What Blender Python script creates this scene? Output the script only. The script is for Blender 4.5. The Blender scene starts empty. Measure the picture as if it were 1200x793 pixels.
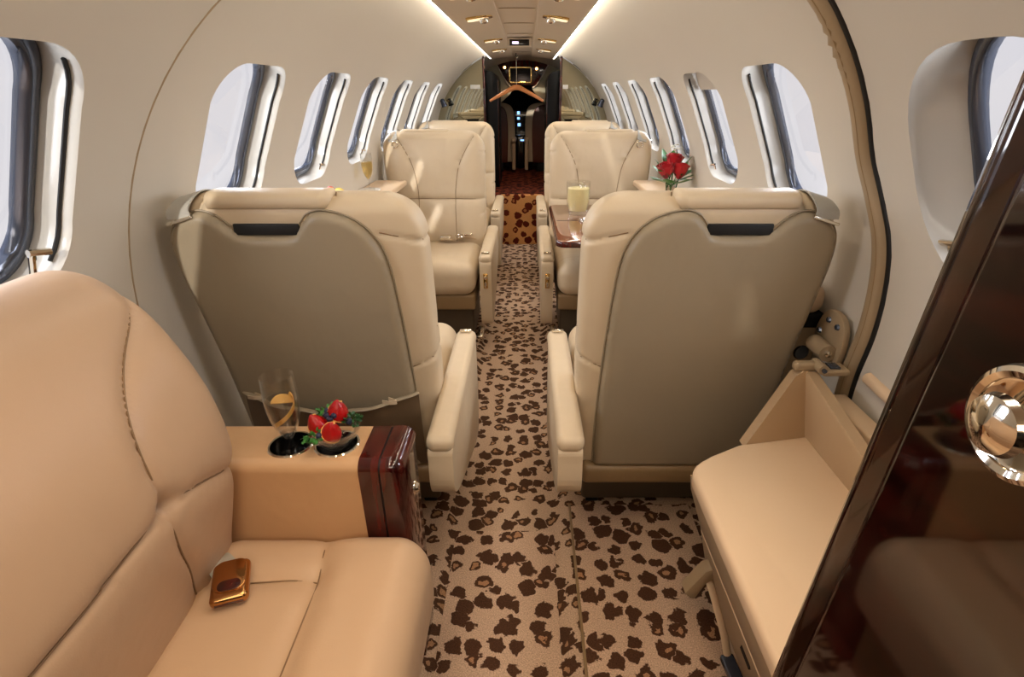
import bpy, bmesh, math, random
import numpy as np
from mathutils import Vector, Matrix, Euler
from mathutils.geometry import delaunay_2d_cdt

PI = math.pi
COL = bpy.context.scene.collection
random.seed(7)
rng = np.random.default_rng(7)

# ---------------------------------------------------------------- mesh helpers
# every shape is a pair (V: Nx3 array, F: list of index tuples)
def cat(*parts):
    V = []; F = []; n = 0
    for v, f in parts:
        v = np.asarray(v, float)
        V.append(v); F += [tuple(i + n for i in q) for q in f]; n += len(v)
    return np.concatenate(V), F

def xf(vf, loc=(0, 0, 0), rot=(0, 0, 0), sc=(1, 1, 1)):
    v, f = vf
    M = np.array(Euler(rot).to_matrix())
    v = (np.asarray(v, float) * np.array(sc)) @ M.T + np.array(loc)
    if sc[0] * sc[1] * sc[2] < 0: f = [tuple(reversed(q)) for q in f]
    return v, f

def axis_samples(h, r, step, n=4):
    inner = h - r
    k = max(2, int(math.ceil(2 * inner / step)) + 1) if inner > 1e-6 else 1
    mid = np.linspace(-inner, inner, k)
    e = np.array([r * (1 - math.cos(PI / 2 * i / n)) if False else r * math.tan(PI / 4 * i / n) for i in range(1, n + 1)])
    return np.concatenate([-(inner + e[::-1]), mid, inner + e])

def rbox(sx, sy, sz, r, step=0.05, n=4, c=(0, 0, 0)):
    """rounded box centred on c"""
    h = np.array([sx, sy, sz]) / 2.0
    r = min(r, h.min() * 0.999)
    ax = [axis_samples(h[i], r, step, n) for i in range(3)]
    index = {}; V = []; F = []
    def vid(p):
        key = (round(p[0], 7), round(p[1], 7), round(p[2], 7))
        if key not in index:
            index[key] = len(V); V.append(p)
        return index[key]
    for a in range(3):
        b, cc = (a + 1) % 3, (a + 2) % 3
        for s in (-1, 1):
            U, W = ax[b], ax[cc]
            ids = []
            for u in U:
                row = []
                for w in W:
                    p = [0, 0, 0]; p[a] = s * h[a]; p[b] = u; p[cc] = w
                    row.append(vid(tuple(p)))
                ids.append(row)
            for i in range(len(U) - 1):
                for j in range(len(W) - 1):
                    q = (ids[i][j], ids[i + 1][j], ids[i + 1][j + 1], ids[i][j + 1])
                    F.append(q if s > 0 else tuple(reversed(q)))
    V = np.array(V, float)
    inner = np.clip(V, -(h - r), h - r)
    d = V - inner
    L = np.linalg.norm(d, axis=1)
    L[L == 0] = 1
    V = inner + d / L[:, None] * r
    return V + np.array(c), F

def bx(x0, x1, y0, y1, z0, z1, r=0.004, step=0.08, n=2):
    return rbox(x1 - x0, y1 - y0, z1 - z0, r, step, n, ((x0 + x1) / 2, (y0 + y1) / 2, (z0 + z1) / 2))

def loft(rings, closed=True, cap0=False, cap1=False):
    n = len(rings[0]); V = np.concatenate([np.asarray(r, float) for r in rings]); F = []
    m = n if closed else n - 1
    for k in range(len(rings) - 1):
        for i in range(m):
            j = (i + 1) % n
            F.append((k * n + i, k * n + j, (k + 1) * n + j, (k + 1) * n + i))
    if cap0: F.append(tuple(reversed(range(n))))
    if cap1: F.append(tuple(range((len(rings) - 1) * n, len(rings) * n)))
    return V, F

def lathe(prof, seg=32, cap0=True, cap1=False):
    a = np.linspace(0, 2 * PI, seg, endpoint=False)
    rings = [np.stack([r * np.cos(a), r * np.sin(a), np.full(seg, z)], 1) for r, z in prof]
    return loft(rings, True, cap0, cap1)

def catmull(pts, n=8, closed=False):
    P = np.array(pts, float); out = []
    m = len(P)
    rngk = range(m if closed else m - 1)
    for i in rngk:
        if closed:
            p0, p1, p2, p3 = P[(i - 1) % m], P[i], P[(i + 1) % m], P[(i + 2) % m]
        else:
            p1, p2 = P[i], P[i + 1]
            p0 = P[i - 1] if i > 0 else 2 * p1 - p2
            p3 = P[i + 2] if i + 2 < m else 2 * p2 - p1
        for t in np.linspace(0, 1, n, endpoint=False):
            out.append(0.5 * ((2 * p1) + (-p0 + p2) * t + (2 * p0 - 5 * p1 + 4 * p2 - p3) * t * t + (-p0 + 3 * p1 - 3 * p2 + p3) * t ** 3))
    if not closed: out.append(P[-1])
    return np.array(out)

def tube(path, r, seg=10, closed=False, flat=None):
    """round (or flattened) tube along a path; flat=(a,b) half sizes"""
    P = np.asarray(path, float); n = len(P)
    rings = []
    up = np.array([0, 0, 1.0])
    prevN = None
    for i in range(n):
        if closed: t = P[(i + 1) % n] - P[(i - 1) % n]
        else: t = P[min(i + 1, n - 1)] - P[max(i - 1, 0)]
        t = t / (np.linalg.norm(t) + 1e-12)
        if prevN is None:
            ref = up if abs(t[2]) < 0.9 else np.array([1.0, 0, 0])
            N = np.cross(t, ref)
        else:
            N = prevN - t * np.dot(prevN, t)
        N /= np.linalg.norm(N) + 1e-12
        prevN = N
        B = np.cross(t, N)
        rr = r[i] if hasattr(r, '__len__') else r
        a, b = (rr, rr) if flat is None else flat
        ang = np.linspace(0, 2 * PI, seg, endpoint=False)
        rings.append(P[i] + np.outer(np.cos(ang) * a, N) + np.outer(np.sin(ang) * b, B))
    if closed: rings.append(rings[0])
    return loft(rings, True, not closed, not closed)

def prism(poly, axis, t0, t1, bevel=0.0, seg=2):
    """poly: list of 2D points, extruded along axis between t0 and t1"""
    bm = bmesh.new()
    def mk(p, t):
        if axis == 'x': return (t, p[0], p[1])
        if axis == 'y': return (p[0], t, p[1])
        return (p[0], p[1], t)
    vs = [bm.verts.new(mk(p, t0)) for p in poly]
    f = bm.faces.new(vs)
    r = bmesh.ops.extrude_face_region(bm, geom=[f])
    nv = [g for g in r['geom'] if isinstance(g, bmesh.types.BMVert)]
    d = {'x': (t1 - t0, 0, 0), 'y': (0, t1 - t0, 0), 'z': (0, 0, t1 - t0)}[axis]
    bmesh.ops.translate(bm, verts=nv, vec=d)
    bmesh.ops.recalc_face_normals(bm, faces=bm.faces[:])
    if bevel > 0:
        bmesh.ops.bevel(bm, geom=bm.edges[:], offset=bevel, segments=seg, profile=0.5, affect='EDGES', clamp_overlap=True)
    bmesh.ops.recalc_face_normals(bm, faces=bm.faces[:])
    bm.verts.index_update()
    V = np.array([v.co[:] for v in bm.verts]); F = [tuple(v.index for v in f.verts) for f in bm.faces]
    bm.free()
    return V, F

def polydist(P, line):
    """distance of 2D points P (Nx2) to polyline"""
    L = np.asarray(line, float); d = np.full(len(P), 1e9)
    for a, b in zip(L[:-1], L[1:]):
        ab = b - a; t = np.clip(((P - a) @ ab) / (ab @ ab + 1e-12), 0, 1)
        q = a + t[:, None] * ab
        d = np.minimum(d, np.linalg.norm(P - q, axis=1))
    return d

def inpoly(P, poly):
    x, y = P[:, 0], P[:, 1]; c = np.zeros(len(P), bool); Q = np.asarray(poly, float)
    j = len(Q) - 1
    for i in range(len(Q)):
        xi, yi = Q[i]; xj, yj = Q[j]
        cond = ((yi > y) != (yj > y)) & (x < (xj - xi) * (y - yi) / (yj - yi + 1e-15) + xi)
        c ^= cond; j = i
    return c

def cdt(outline, holes, step):
    """triangulated 2D region -> (pts, tris)"""
    outline = np.asarray(outline, float)
    pts = list(map(tuple, outline)); edges = [(i, (i + 1) % len(outline)) for i in range(len(outline))]
    for h in holes:
        n = len(pts); pts += list(map(tuple, h)); edges += [(n + i, n + (i + 1) % len(h)) for i in range(len(h))]
    lo, hi = outline.min(0), outline.max(0)
    gx = np.arange(lo[0] + step / 2, hi[0], step[0] if hasattr(step, '__len__') else step)
    gy = np.arange(lo[1] + step / 2, hi[1], step)
    G = np.array([(a + (step / 2 if k % 2 else 0), b) for k, b in enumerate(gy) for a in gx])
    ok = inpoly(G, outline) & (polydist(G, np.vstack([outline, outline[:1]])) > step * 0.4)
    for h in holes:
        hh = np.asarray(h)
        ok &= ~inpoly(G, hh) & (polydist(G, np.vstack([hh, hh[:1]])) > step * 0.4)
    pts += list(map(tuple, G[ok]))
    r = delaunay_2d_cdt([Vector(p) for p in pts], edges, [], 0, 1e-6)
    P = np.array([v[:] for v in r[0]]); F = [tuple(f) for f in r[2]]
    C = np.array([P[list(f)].mean(0) for f in F])
    keep = inpoly(C, outline)
    for h in holes: keep &= ~inpoly(C, h)
    F = [f for f, k in zip(F, keep) if k]
    out = []
    for f in F:
        a, b, c = P[f[0]], P[f[1]], P[f[2]]
        cr = (b[0] - a[0]) * (c[1] - a[1]) - (b[1] - a[1]) * (c[0] - a[0])
        out.append(f if cr > 0 else tuple(reversed(f)))
    return P, out

def puff(outline, mapf, h=0.012, r=0.02, step=0.012, skirt=0.01):
    """upholstered panel: outline in 2D, mapf(P2, height)->Nx3; edges rolled over"""
    outline = np.asarray(outline, float)
    # resample outline
    P, F = cdt(outline, [], step)
    d = polydist(P, np.vstack([outline, outline[:1]]))
    t = np.clip(d / r, 0, 1)
    hh = -skirt + (h + skirt) * np.sqrt(np.clip(1 - (1 - t) ** 2, 0, 1))
    return mapf(P, hh), F

def resample(poly, step, closed=True):
    P = np.asarray(poly, float)
    if closed: P = np.vstack([P, P[:1]])
    seg = np.linalg.norm(np.diff(P, axis=0), axis=1); s = np.concatenate([[0], np.cumsum(seg)])
    n = max(8, int(s[-1] / step))
    t = np.linspace(0, s[-1], n, endpoint=not closed)
    return np.stack([np.interp(t, s, P[:, k]) for k in range(P.shape[1])], 1)

def dense(poly, step):
    out = []
    n = len(poly)
    for i in range(n):
        p, q = np.array(poly[i], float), np.array(poly[(i + 1) % n], float)
        k = max(1, int(np.linalg.norm(q - p) / step))
        out += [p + (q - p) * j / k for j in range(k)]
    return np.array(out)

def rrect(cx, cy, w, h, r, n=6):
    out = []
    for (sx, sy, a0) in ((1, 1, 0), (-1, 1, 90), (-1, -1, 180), (1, -1, 270)):
        for k in range(n + 1):
            a = math.radians(a0 + 90 * k / n)
            out.append((cx + sx * (w / 2 - r) + r * math.cos(a), cy + sy * (h / 2 - r) + r * math.sin(a)))
    return out

from mathutils.bvhtree import BVHTree
def relax(run, n=25):
    P = np.array(run)
    for _ in range(n): P[1:-1] = 0.25 * P[:-2] + 0.5 * P[1:-1] + 0.25 * P[2:]
    return P
def seam_lines(vf, lines, frm, d, r=0.0015, step=0.006):
    """welt cords darkening the seams on the surface vf: frm(p2)->ray origin, d = ray direction"""
    V, F = vf
    t = BVHTree.FromPolygons([tuple(v) for v in V], [tuple(f) for f in F])
    out = []
    for ln in lines:
        run = []
        for p in resample(np.asarray(ln, float), step, False):
            h = t.ray_cast(Vector(frm(p)), Vector(d), 3.0)
            if h[0] is not None: run.append(np.array(h[0]) - 0.0012 * np.array(d))
            else:
                if len(run) > 3: out.append(tube(relax(run), r, 5))
                run = []
        if len(run) > 3: out.append(tube(relax(run), r, 5))
    return cat(*out)

# ---------------------------------------------------------------- object helpers
MIRROR = [1]
def obj(name, vf, mat, parent=None, sharp=38, label=None, extra=None):
    V, F = vf
    V = np.array(V, float)
    nf = len(F)
    if extra is not None: V, F = cat((V, F), extra[0])
    if MIRROR[0] < 0:
        V = V * np.array([-1, 1, 1]); F = [tuple(reversed(q)) for q in F]
    me = bpy.data.meshes.new(name)
    me.from_pydata(V.tolist(), [], F)
    me.polygons.foreach_set('use_smooth', [True] * len(me.polygons))
    me.update()
    if sharp: me.set_sharp_from_angle(angle=math.radians(sharp))
    me.materials.append(mat)
    if extra is not None:
        me.materials.append(extra[1])
        me.polygons.foreach_set('material_index', [0] * nf + [1] * (len(F) - nf))
    o = bpy.data.objects.new(name, me); COL.objects.link(o)
    if parent is not None: o.parent = parent
    if label: o['label'] = label
    return o

def tag(o, label, cat_, group=None):
    o['label'] = label; o['category'] = cat_
    if group: o['group'] = group
    return o

def thing(name, label, cat_, loc=(0, 0, 0), rz=0, group=None):
    o = bpy.data.objects.new(name, None); COL.objects.link(o)
    o.empty_display_size = 0.05
    o.location = loc; o.rotation_euler = (0, 0, rz)
    return tag(o, label, cat_, group)

def struct(name, vf, mat, parent=None, sharp=38):
    o = obj(name, vf, mat, parent, sharp)
    if parent is None: o['kind'] = 'structure'
    return o

def dup(root, loc, rz=None, label=None, rot=None):
    r = root.copy(); COL.objects.link(r); r.location = loc
    if rz is not None: r.rotation_euler = (0, 0, rz)
    if rot is not None: r.rotation_euler = rot
    if label: r['label'] = label
    for ch in list(root.children):
        c = ch.copy(); COL.objects.link(c); c.parent = r
        for g in ch.children:
            d = g.copy(); COL.objects.link(d); d.parent = c
    return r

# ---------------------------------------------------------------- materials
def srgb(r, g, b):
    def f(c):
        c /= 255.0
        return c / 12.92 if c <= 0.04045 else ((c + 0.055) / 1.055) ** 2.4
    return (f(r), f(g), f(b), 1)

def mat(name, col, rough=0.5, metal=0.0, coat=0.0, bump=None, spec=0.5, var=None, emit=None, estr=0, ior=1.45, sheen=0):
    m = bpy.data.materials.new(name); m.use_nodes = True
    nt = m.node_tree; b = nt.nodes['Principled BSDF']
    b.inputs['Base Color'].default_value = col
    b.inputs['Roughness'].default_value = rough
    b.inputs['Metallic'].default_value = metal
    b.inputs['Specular IOR Level'].default_value = spec
    b.inputs['Coat Weight'].default_value = coat
    b.inputs['Coat Roughness'].default_value = 0.03
    b.inputs['IOR'].default_value = ior
    b.inputs['Sheen Weight'].default_value = sheen
    if emit:
        b.inputs['Emission Color'].default_value = emit; b.inputs['Emission Strength'].default_value = estr
    tc = nt.nodes.new('ShaderNodeTexCoord')
    if var:
        n = nt.nodes.new('ShaderNodeTexNoise'); n.inputs['Scale'].default_value = var[0]; n.inputs['Detail'].default_value = 4
        nt.links.new(tc.outputs['Object'], n.inputs['Vector'])
        cr = nt.nodes.new('ShaderNodeMix'); cr.data_type = 'RGBA'
        k = var[1]
        cr.inputs[6].default_value = tuple(c * (1 - k) for c in col[:3]) + (1,)
        cr.inputs[7].default_value = tuple(min(1, c * (1 + k)) for c in col[:3]) + (1,)
        nt.links.new(n.outputs['Fac'], cr.inputs[0]); nt.links.new(cr.outputs[2], b.inputs['Base Color'])
    if bump:
        n = nt.nodes.new('ShaderNodeTexNoise'); n.inputs['Scale'].default_value = bump[0]; n.inputs['Detail'].default_value = 3
        nt.links.new(tc.outputs['Object'], n.inputs['Vector'])
        bp = nt.nodes.new('ShaderNodeBump'); bp.inputs['Strength'].default_value = bump[1]; bp.inputs['Distance'].default_value = bump[2]
        nt.links.new(n.outputs['Fac'], bp.inputs['Height']); nt.links.new(bp.outputs['Normal'], b.inputs['Normal'])
    return m

def leather(name, col, rough=0.42):
    """fine grain plus soft wrinkles"""
    m = mat(name, col, rough, var=(3.0, 0.05))
    nt = m.node_tree; b = nt.nodes['Principled BSDF']
    tc = nt.nodes.new('ShaderNodeTexCoord')
    v = nt.nodes.new('ShaderNodeTexVoronoi'); v.inputs['Scale'].default_value = 420
    n = nt.nodes.new('ShaderNodeTexNoise'); n.inputs['Scale'].default_value = 14; n.inputs['Detail'].default_value = 2
    nt.links.new(tc.outputs['Object'], v.inputs['Vector']); nt.links.new(tc.outputs['Object'], n.inputs['Vector'])
    b1 = nt.nodes.new('ShaderNodeBump'); b1.inputs['Strength'].default_value = 0.12; b1.inputs['Distance'].default_value = 0.0006
    b2 = nt.nodes.new('ShaderNodeBump'); b2.inputs['Strength'].default_value = 0.32; b2.inputs['Distance'].default_value = 0.01
    nt.links.new(v.outputs['Distance'], b1.inputs['Height'])
    nt.links.new(n.outputs['Fac'], b2.inputs['Height'])
    nt.links.new(b2.outputs['Normal'], b1.inputs['Normal'])
    nt.links.new(b1.outputs['Normal'], b.inputs['Normal'])
    return m

def wood(name, c0, c1, rough=0.12, axis=(1, 8, 1), scale=6, coat=1.0, ior=1.5):
    m = mat(name, c0, rough, coat=coat, ior=ior)
    nt = m.node_tree; b = nt.nodes['Principled BSDF']
    tc = nt.nodes.new('ShaderNodeTexCoord'); mp = nt.nodes.new('ShaderNodeMapping')
    mp.inputs['Scale'].default_value = axis
    n = nt.nodes.new('ShaderNodeTexNoise'); n.inputs['Scale'].default_value = scale; n.inputs['Detail'].default_value = 6; n.inputs['Distortion'].default_value = 1.2
    nt.links.new(tc.outputs['Object'], mp.inputs['Vector']); nt.links.new(mp.outputs['Vector'], n.inputs['Vector'])
    r = nt.nodes.new('ShaderNodeValToRGB'); r.color_ramp.elements[0].position = 0.35; r.color_ramp.elements[1].position = 0.7
    r.color_ramp.elements[0].color = c0; r.color_ramp.elements[1].color = c1
    nt.links.new(n.outputs['Fac'], r.inputs['Fac']); nt.links.new(r.outputs['Color'], b.inputs['Base Color'])
    return m

def leopard(name, base, spot, ringc, scale=17.0, plane='XY', thr=(0.27, 0.47), seed=0.0, dist=0.85):
    """leopard carpet: distorted Voronoi cells, some of them with a pale heart, over looped pile"""
    m = mat(name, base, 0.95, spec=0.15)
    nt = m.node_tree; L = nt.links.new; N = nt.nodes.new
    b = nt.nodes['Principled BSDF']
    geo = N('ShaderNodeTexCoord')
    sep = N('ShaderNodeSeparateXYZ'); L(geo.outputs['Object'], sep.inputs[0])
    com = N('ShaderNodeCombineXYZ')
    L(sep.outputs['X'], com.inputs['X'])
    L(sep.outputs['Y' if plane == 'XY' else 'Z'], com.inputs['Y'])
    com.inputs['Z'].default_value = seed
    nz = N('ShaderNodeTexNoise'); nz.inputs['Scale'].default_value = 1.7 * scale; nz.inputs['Detail'].default_value = 2.0
    L(com.outputs[0], nz.inputs['Vector'])
    s1 = N('ShaderNodeVectorMath'); s1.operation = 'SUBTRACT'; s1.inputs[1].default_value = (0.5, 0.5, 0.5)
    L(nz.outputs['Color'], s1.inputs[0])
    s2 = N('ShaderNodeVectorMath'); s2.operation = 'SCALE'; s2.inputs['Scale'].default_value = dist / scale
    L(s1.outputs[0], s2.inputs[0])
    ad = N('ShaderNodeVectorMath'); ad.operation = 'ADD'; L(com.outputs[0], ad.inputs[0]); L(s2.outputs[0], ad.inputs[1])
    vo = N('ShaderNodeTexVoronoi'); vo.voronoi_dimensions = '2D'; vo.inputs['Scale'].default_value = scale; vo.inputs['Randomness'].default_value = 0.72
    L(ad.outputs[0], vo.inputs['Vector'])
    sc = N('ShaderNodeSeparateColor'); L(vo.outputs['Color'], sc.inputs[0])
    mr = N('ShaderNodeMapRange'); mr.inputs['To Min'].default_value = thr[0]; mr.inputs['To Max'].default_value = thr[1]
    L(sc.outputs[0], mr.inputs['Value'])
    fz = N('ShaderNodeTexNoise'); fz.inputs['Scale'].default_value = 11 * scale; fz.inputs['Detail'].default_value = 2; L(com.outputs[0], fz.inputs['Vector'])
    fa = N('ShaderNodeMath'); fa.operation = 'MULTIPLY_ADD'; fa.inputs[1].default_value = 0.16; L(fz.outputs['Fac'], fa.inputs[0]); L(vo.outputs['Distance'], fa.inputs[2])
    fb = N('ShaderNodeMath'); fb.operation = 'SUBTRACT'; fb.inputs[1].default_value = 0.08; L(fa.outputs[0], fb.inputs[0])
    ed = N('ShaderNodeMath'); ed.operation = 'SUBTRACT'; L(mr.outputs[0], ed.inputs[0]); L(fb.outputs[0], ed.inputs[1])
    e2 = N('ShaderNodeMapRange'); e2.inputs['From Min'].default_value = -0.015; e2.inputs['From Max'].default_value = 0.02
    L(ed.outputs[0], e2.inputs['Value'])
    # pale heart in a third of the cells
    hr = N('ShaderNodeMath'); hr.operation = 'GREATER_THAN'; hr.inputs[1].default_value = 0.66; L(sc.outputs[1], hr.inputs[0])
    hd = N('ShaderNodeMath'); hd.operation = 'LESS_THAN'; hd.inputs[1].default_value = 0.15; L(fb.outputs[0], hd.inputs[0])
    hm = N('ShaderNodeMath'); hm.operation = 'MULTIPLY'; L(hr.outputs[0], hm.inputs[0]); L(hd.outputs[0], hm.inputs[1])
    pile = N('ShaderNodeTexNoise'); pile.inputs['Scale'].default_value = 330; pile.inputs['Detail'].default_value = 2
    L(com.outputs[0], pile.inputs['Vector'])
    mx = N('ShaderNodeMix'); mx.data_type = 'RGBA'; mx.inputs[6].default_value = base; mx.inputs[7].default_value = spot
    L(e2.outputs[0], mx.inputs[0])
    m2 = N('ShaderNodeMix'); m2.data_type = 'RGBA'; m2.inputs[7].default_value = ringc
    L(hm.outputs[0], m2.inputs[0]); L(mx.outputs[2], m2.inputs[6])
    pr = N('ShaderNodeMapRange'); pr.inputs['From Min'].default_value = 0.3; pr.inputs['From Max'].default_value = 0.7
    pr.inputs['To Min'].default_value = 0.62; pr.inputs['To Max'].default_value = 1.2
    L(pile.outputs['Fac'], pr.inputs['Value'])
    m3 = N('ShaderNodeVectorMath'); m3.operation = 'SCALE'; L(m2.outputs[2], m3.inputs[0]); L(pr.outputs[0], m3.inputs['Scale'])
    L(m3.outputs[0], b.inputs['Base Color'])
    bp = N('ShaderNodeBump'); bp.inputs['Strength'].default_value = 0.6; bp.inputs['Distance'].default_value = 0.003
    L(pile.outputs['Fac'], bp.inputs['Height']); L(bp.outputs['Normal'], b.inputs['Normal'])
    return m

def clear(name, tint=(1, 1, 1, 1), gloss=0.10, rough=0.02):
    """thin clear pane or glass wall: see-through with a fresnel sheen"""
    m = bpy.data.materials.new(name); m.use_nodes = True
    nt = m.node_tree; nt.nodes.clear()
    o = nt.nodes.new('ShaderNodeOutputMaterial'); t = nt.nodes.new('ShaderNodeBsdfTransparent'); g = nt.nodes.new('ShaderNodeBsdfGlossy')
    t.inputs[0].default_value = tint; g.inputs['Roughness'].default_value = rough; g.inputs['Color'].default_value = (1, 1, 1, 1)
    lw = nt.nodes.new('ShaderNodeLayerWeight'); lw.inputs['Blend'].default_value = 0.5
    pw = nt.nodes.new('ShaderNodeMath'); pw.operation = 'POWER'; pw.inputs[1].default_value = 3.5
    ml = nt.nodes.new('ShaderNodeMath'); ml.operation = 'MULTIPLY_ADD'; ml.inputs[1].default_value = gloss * 3; ml.inputs[2].default_value = 0.035
    mx = nt.nodes.new('ShaderNodeMixShader')
    nt.links.new(lw.outputs['Facing'], pw.inputs[0]); nt.links.new(pw.outputs[0], ml.inputs[0]); nt.links.new(ml.outputs[0], mx.inputs[0])
    nt.links.new(t.outputs[0], mx.inputs[1]); nt.links.new(g.outputs[0], mx.inputs[2])
    nt.links.new(mx.outputs[0], o.inputs[0])
    return m

M = {}
M['leather'] = leather('leather_tan', srgb(204, 184, 154))
M['leather_back'] = leather('leather_back', srgb(152, 137, 113))  # darker tan of the seat backs, with part of their shade mixed in
M['leather_warm'] = leather('leather_warm', srgb(194, 163, 131))
M['divan_back_shaded'] = leather('divan_back_shaded', srgb(184, 154, 125))  # cushion leather darkened, so the backrest carries its shade in the colour
M['leather_dark'] = leather('leather_dark', srgb(140, 114, 80))
M['crease'] = mat('seam_crease_shade', srgb(132, 104, 74), 0.6)  # dark cord colour, stands in for the shade in the seam creases
M['pocket'] = leather('pocket_leather_shaded', srgb(104, 84, 62))  # leather darkened to hold the shadow below the pocket hem
M['base_dark'] = mat('dark_base', srgb(84, 72, 56), 0.5)
M['console'] = leather('console_leather', srgb(202, 162, 120))
M['wall'] = mat('wall_fabric', srgb(198, 190, 176), 0.7, bump=(180, 0.08, 0.001), var=(2.0, 0.03), spec=0.25)
M['ceiling'] = mat('ceiling_fabric', srgb(208, 192, 168), 0.6, var=(3, 0.03))
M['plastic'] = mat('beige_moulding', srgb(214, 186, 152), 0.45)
M['plastic_back_shaded'] = mat('beige_moulding_shaded', srgb(178, 150, 116), 0.45)  # lid beige with the shade of back and end walls put into it
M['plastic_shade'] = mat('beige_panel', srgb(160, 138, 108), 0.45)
M['reveal'] = mat('window_reveal', srgb(186, 182, 174), 0.16, spec=0.6)
M['rim'] = mat('window_rim', srgb(92, 98, 112), 0.15, metal=0.7)
M['black'] = mat('black_rubber', srgb(16, 15, 15), 0.5)
M['cabinet_black'] = mat('cabinet_black', srgb(5, 4, 5), 0.5, spec=0.3)
M['gloss_black'] = mat('gloss_black', srgb(10, 9, 9), 0.12, coat=0.6)
M['chrome'] = mat('chrome', srgb(235, 228, 215), 0.06, metal=1.0)
M['gold'] = mat('gold', srgb(235, 200, 130), 0.12, metal=1.0)
M['bronze'] = mat('bronze', srgb(190, 138, 86), 0.14, metal=1.0)
M['mahogany'] = wood('mahogany', srgb(40, 5, 4), srgb(84, 18, 11), axis=(6, 1, 1), scale=7, coat=0.5)
M['dark_wood'] = wood('dark_wood', srgb(12, 3, 2), srgb(38, 9, 5), axis=(1, 2, 8), scale=4, rough=0.05, ior=1.85, coat=0.0)
M['walnut'] = wood('walnut', srgb(92, 48, 30), srgb(140, 80, 52), axis=(8, 1, 1), scale=5, rough=0.1)
M['hanger_wood'] = wood('hanger_wood', srgb(196, 120, 66), srgb(214, 142, 84), axis=(1, 8, 8), scale=5, rough=0.3, coat=0.3)
M['carpet'] = leopard('leopard_carpet', srgb(198, 168, 142), srgb(80, 54, 38), srgb(164, 124, 90), 19.5)
M['carpet_mat'] = leopard('leopard_mat', srgb(206, 174, 148), srgb(82, 54, 38), srgb(178, 132, 96), 18.0, seed=0.0, thr=(0.28, 0.47))
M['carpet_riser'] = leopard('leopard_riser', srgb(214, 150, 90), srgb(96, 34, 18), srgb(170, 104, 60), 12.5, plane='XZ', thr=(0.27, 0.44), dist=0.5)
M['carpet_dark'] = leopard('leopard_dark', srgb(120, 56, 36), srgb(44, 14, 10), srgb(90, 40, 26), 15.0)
M['mirror'] = mat('smoked_mirror', srgb(186, 180, 156), 0.03, metal=1.0)
M['glass_pane'] = clear('window_glass', (0.97, 0.97, 1, 1), 0.12)
M['glass'] = clear('crystal', (0.95, 0.95, 0.94, 1), 0.32)
M['wine'] = clear('sparkling_wine', (0.90, 0.74, 0.40, 1), 0.15)
M['wine_far'] = clear('sparkling_wine_gold', (0.92, 0.80, 0.50, 1), 0.15)
M['water'] = clear('clear_drink', (0.88, 0.86, 0.84, 1), 0.2)
M['strap'] = mat('grey_webbing', srgb(170, 166, 156), 0.5, bump=(400, 0.5, 0.001))
M['cove'] = mat('cove_glow', (1, 1, 1, 1), 0.5, emit=(1, 0.93, 0.82, 1), estr=15.0)
M['lamp'] = mat('reading_lamp_glow', (1, 1, 1, 1), 0.5, emit=(1, 0.75, 0.42, 1), estr=0.7)
# ================================================================= camera
CAMX, CAMZ, FPX = 0.035, 1.22, 620.0
cam_d = bpy.data.cameras.new('camera'); cam = bpy.data.objects.new('camera', cam_d); COL.objects.link(cam)
cam_d.sensor_width = 36; cam_d.lens = 36 * FPX / 1200; cam_d.clip_start = 0.02
cam.location = (CAMX, 0, CAMZ)
cam.rotation_euler = (math.radians(90 - 24.9), 0, 0); cam_d.shift_x = -17.0 / 1200
bpy.context.scene.camera = cam
bpy.context.scene.view_settings.view_transform = 'Standard'
bpy.context.scene.view_settings.look = 'None'

# ================================================================= cabin shell
RAD, ZC = 0.77, 0.80
YA, YF = -1.0, 5.0                      # aft wall and forward partition
SMAX = RAD * math.acos(0.262 / RAD)
def wallmap(y, s, side, off=0.0, rad=RAD, dz=0.0):
    y = np.asarray(y, float); s = np.asarray(s, float)
    phi = np.clip(s, 0, None) / RAD
    x = (rad + off) * np.cos(phi); z = ZC + (rad + off) * np.sin(phi)
    lo = s < 0
    low = np.clip(-s, 0, 0.8)
    x = np.where(lo, rad + off - 0.09 * np.clip((low - 0.25) / 0.55, 0, 1) ** 2, x)
    z = np.where(lo, ZC + s, z)
    return np.stack([side * x, y, z], 1)

def win_outline(yc, w, s0, s1, n=10, r=0.10):
    return np.array(rrect(yc, (s0 + s1) / 2, w, s1 - s0, r, n))

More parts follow.
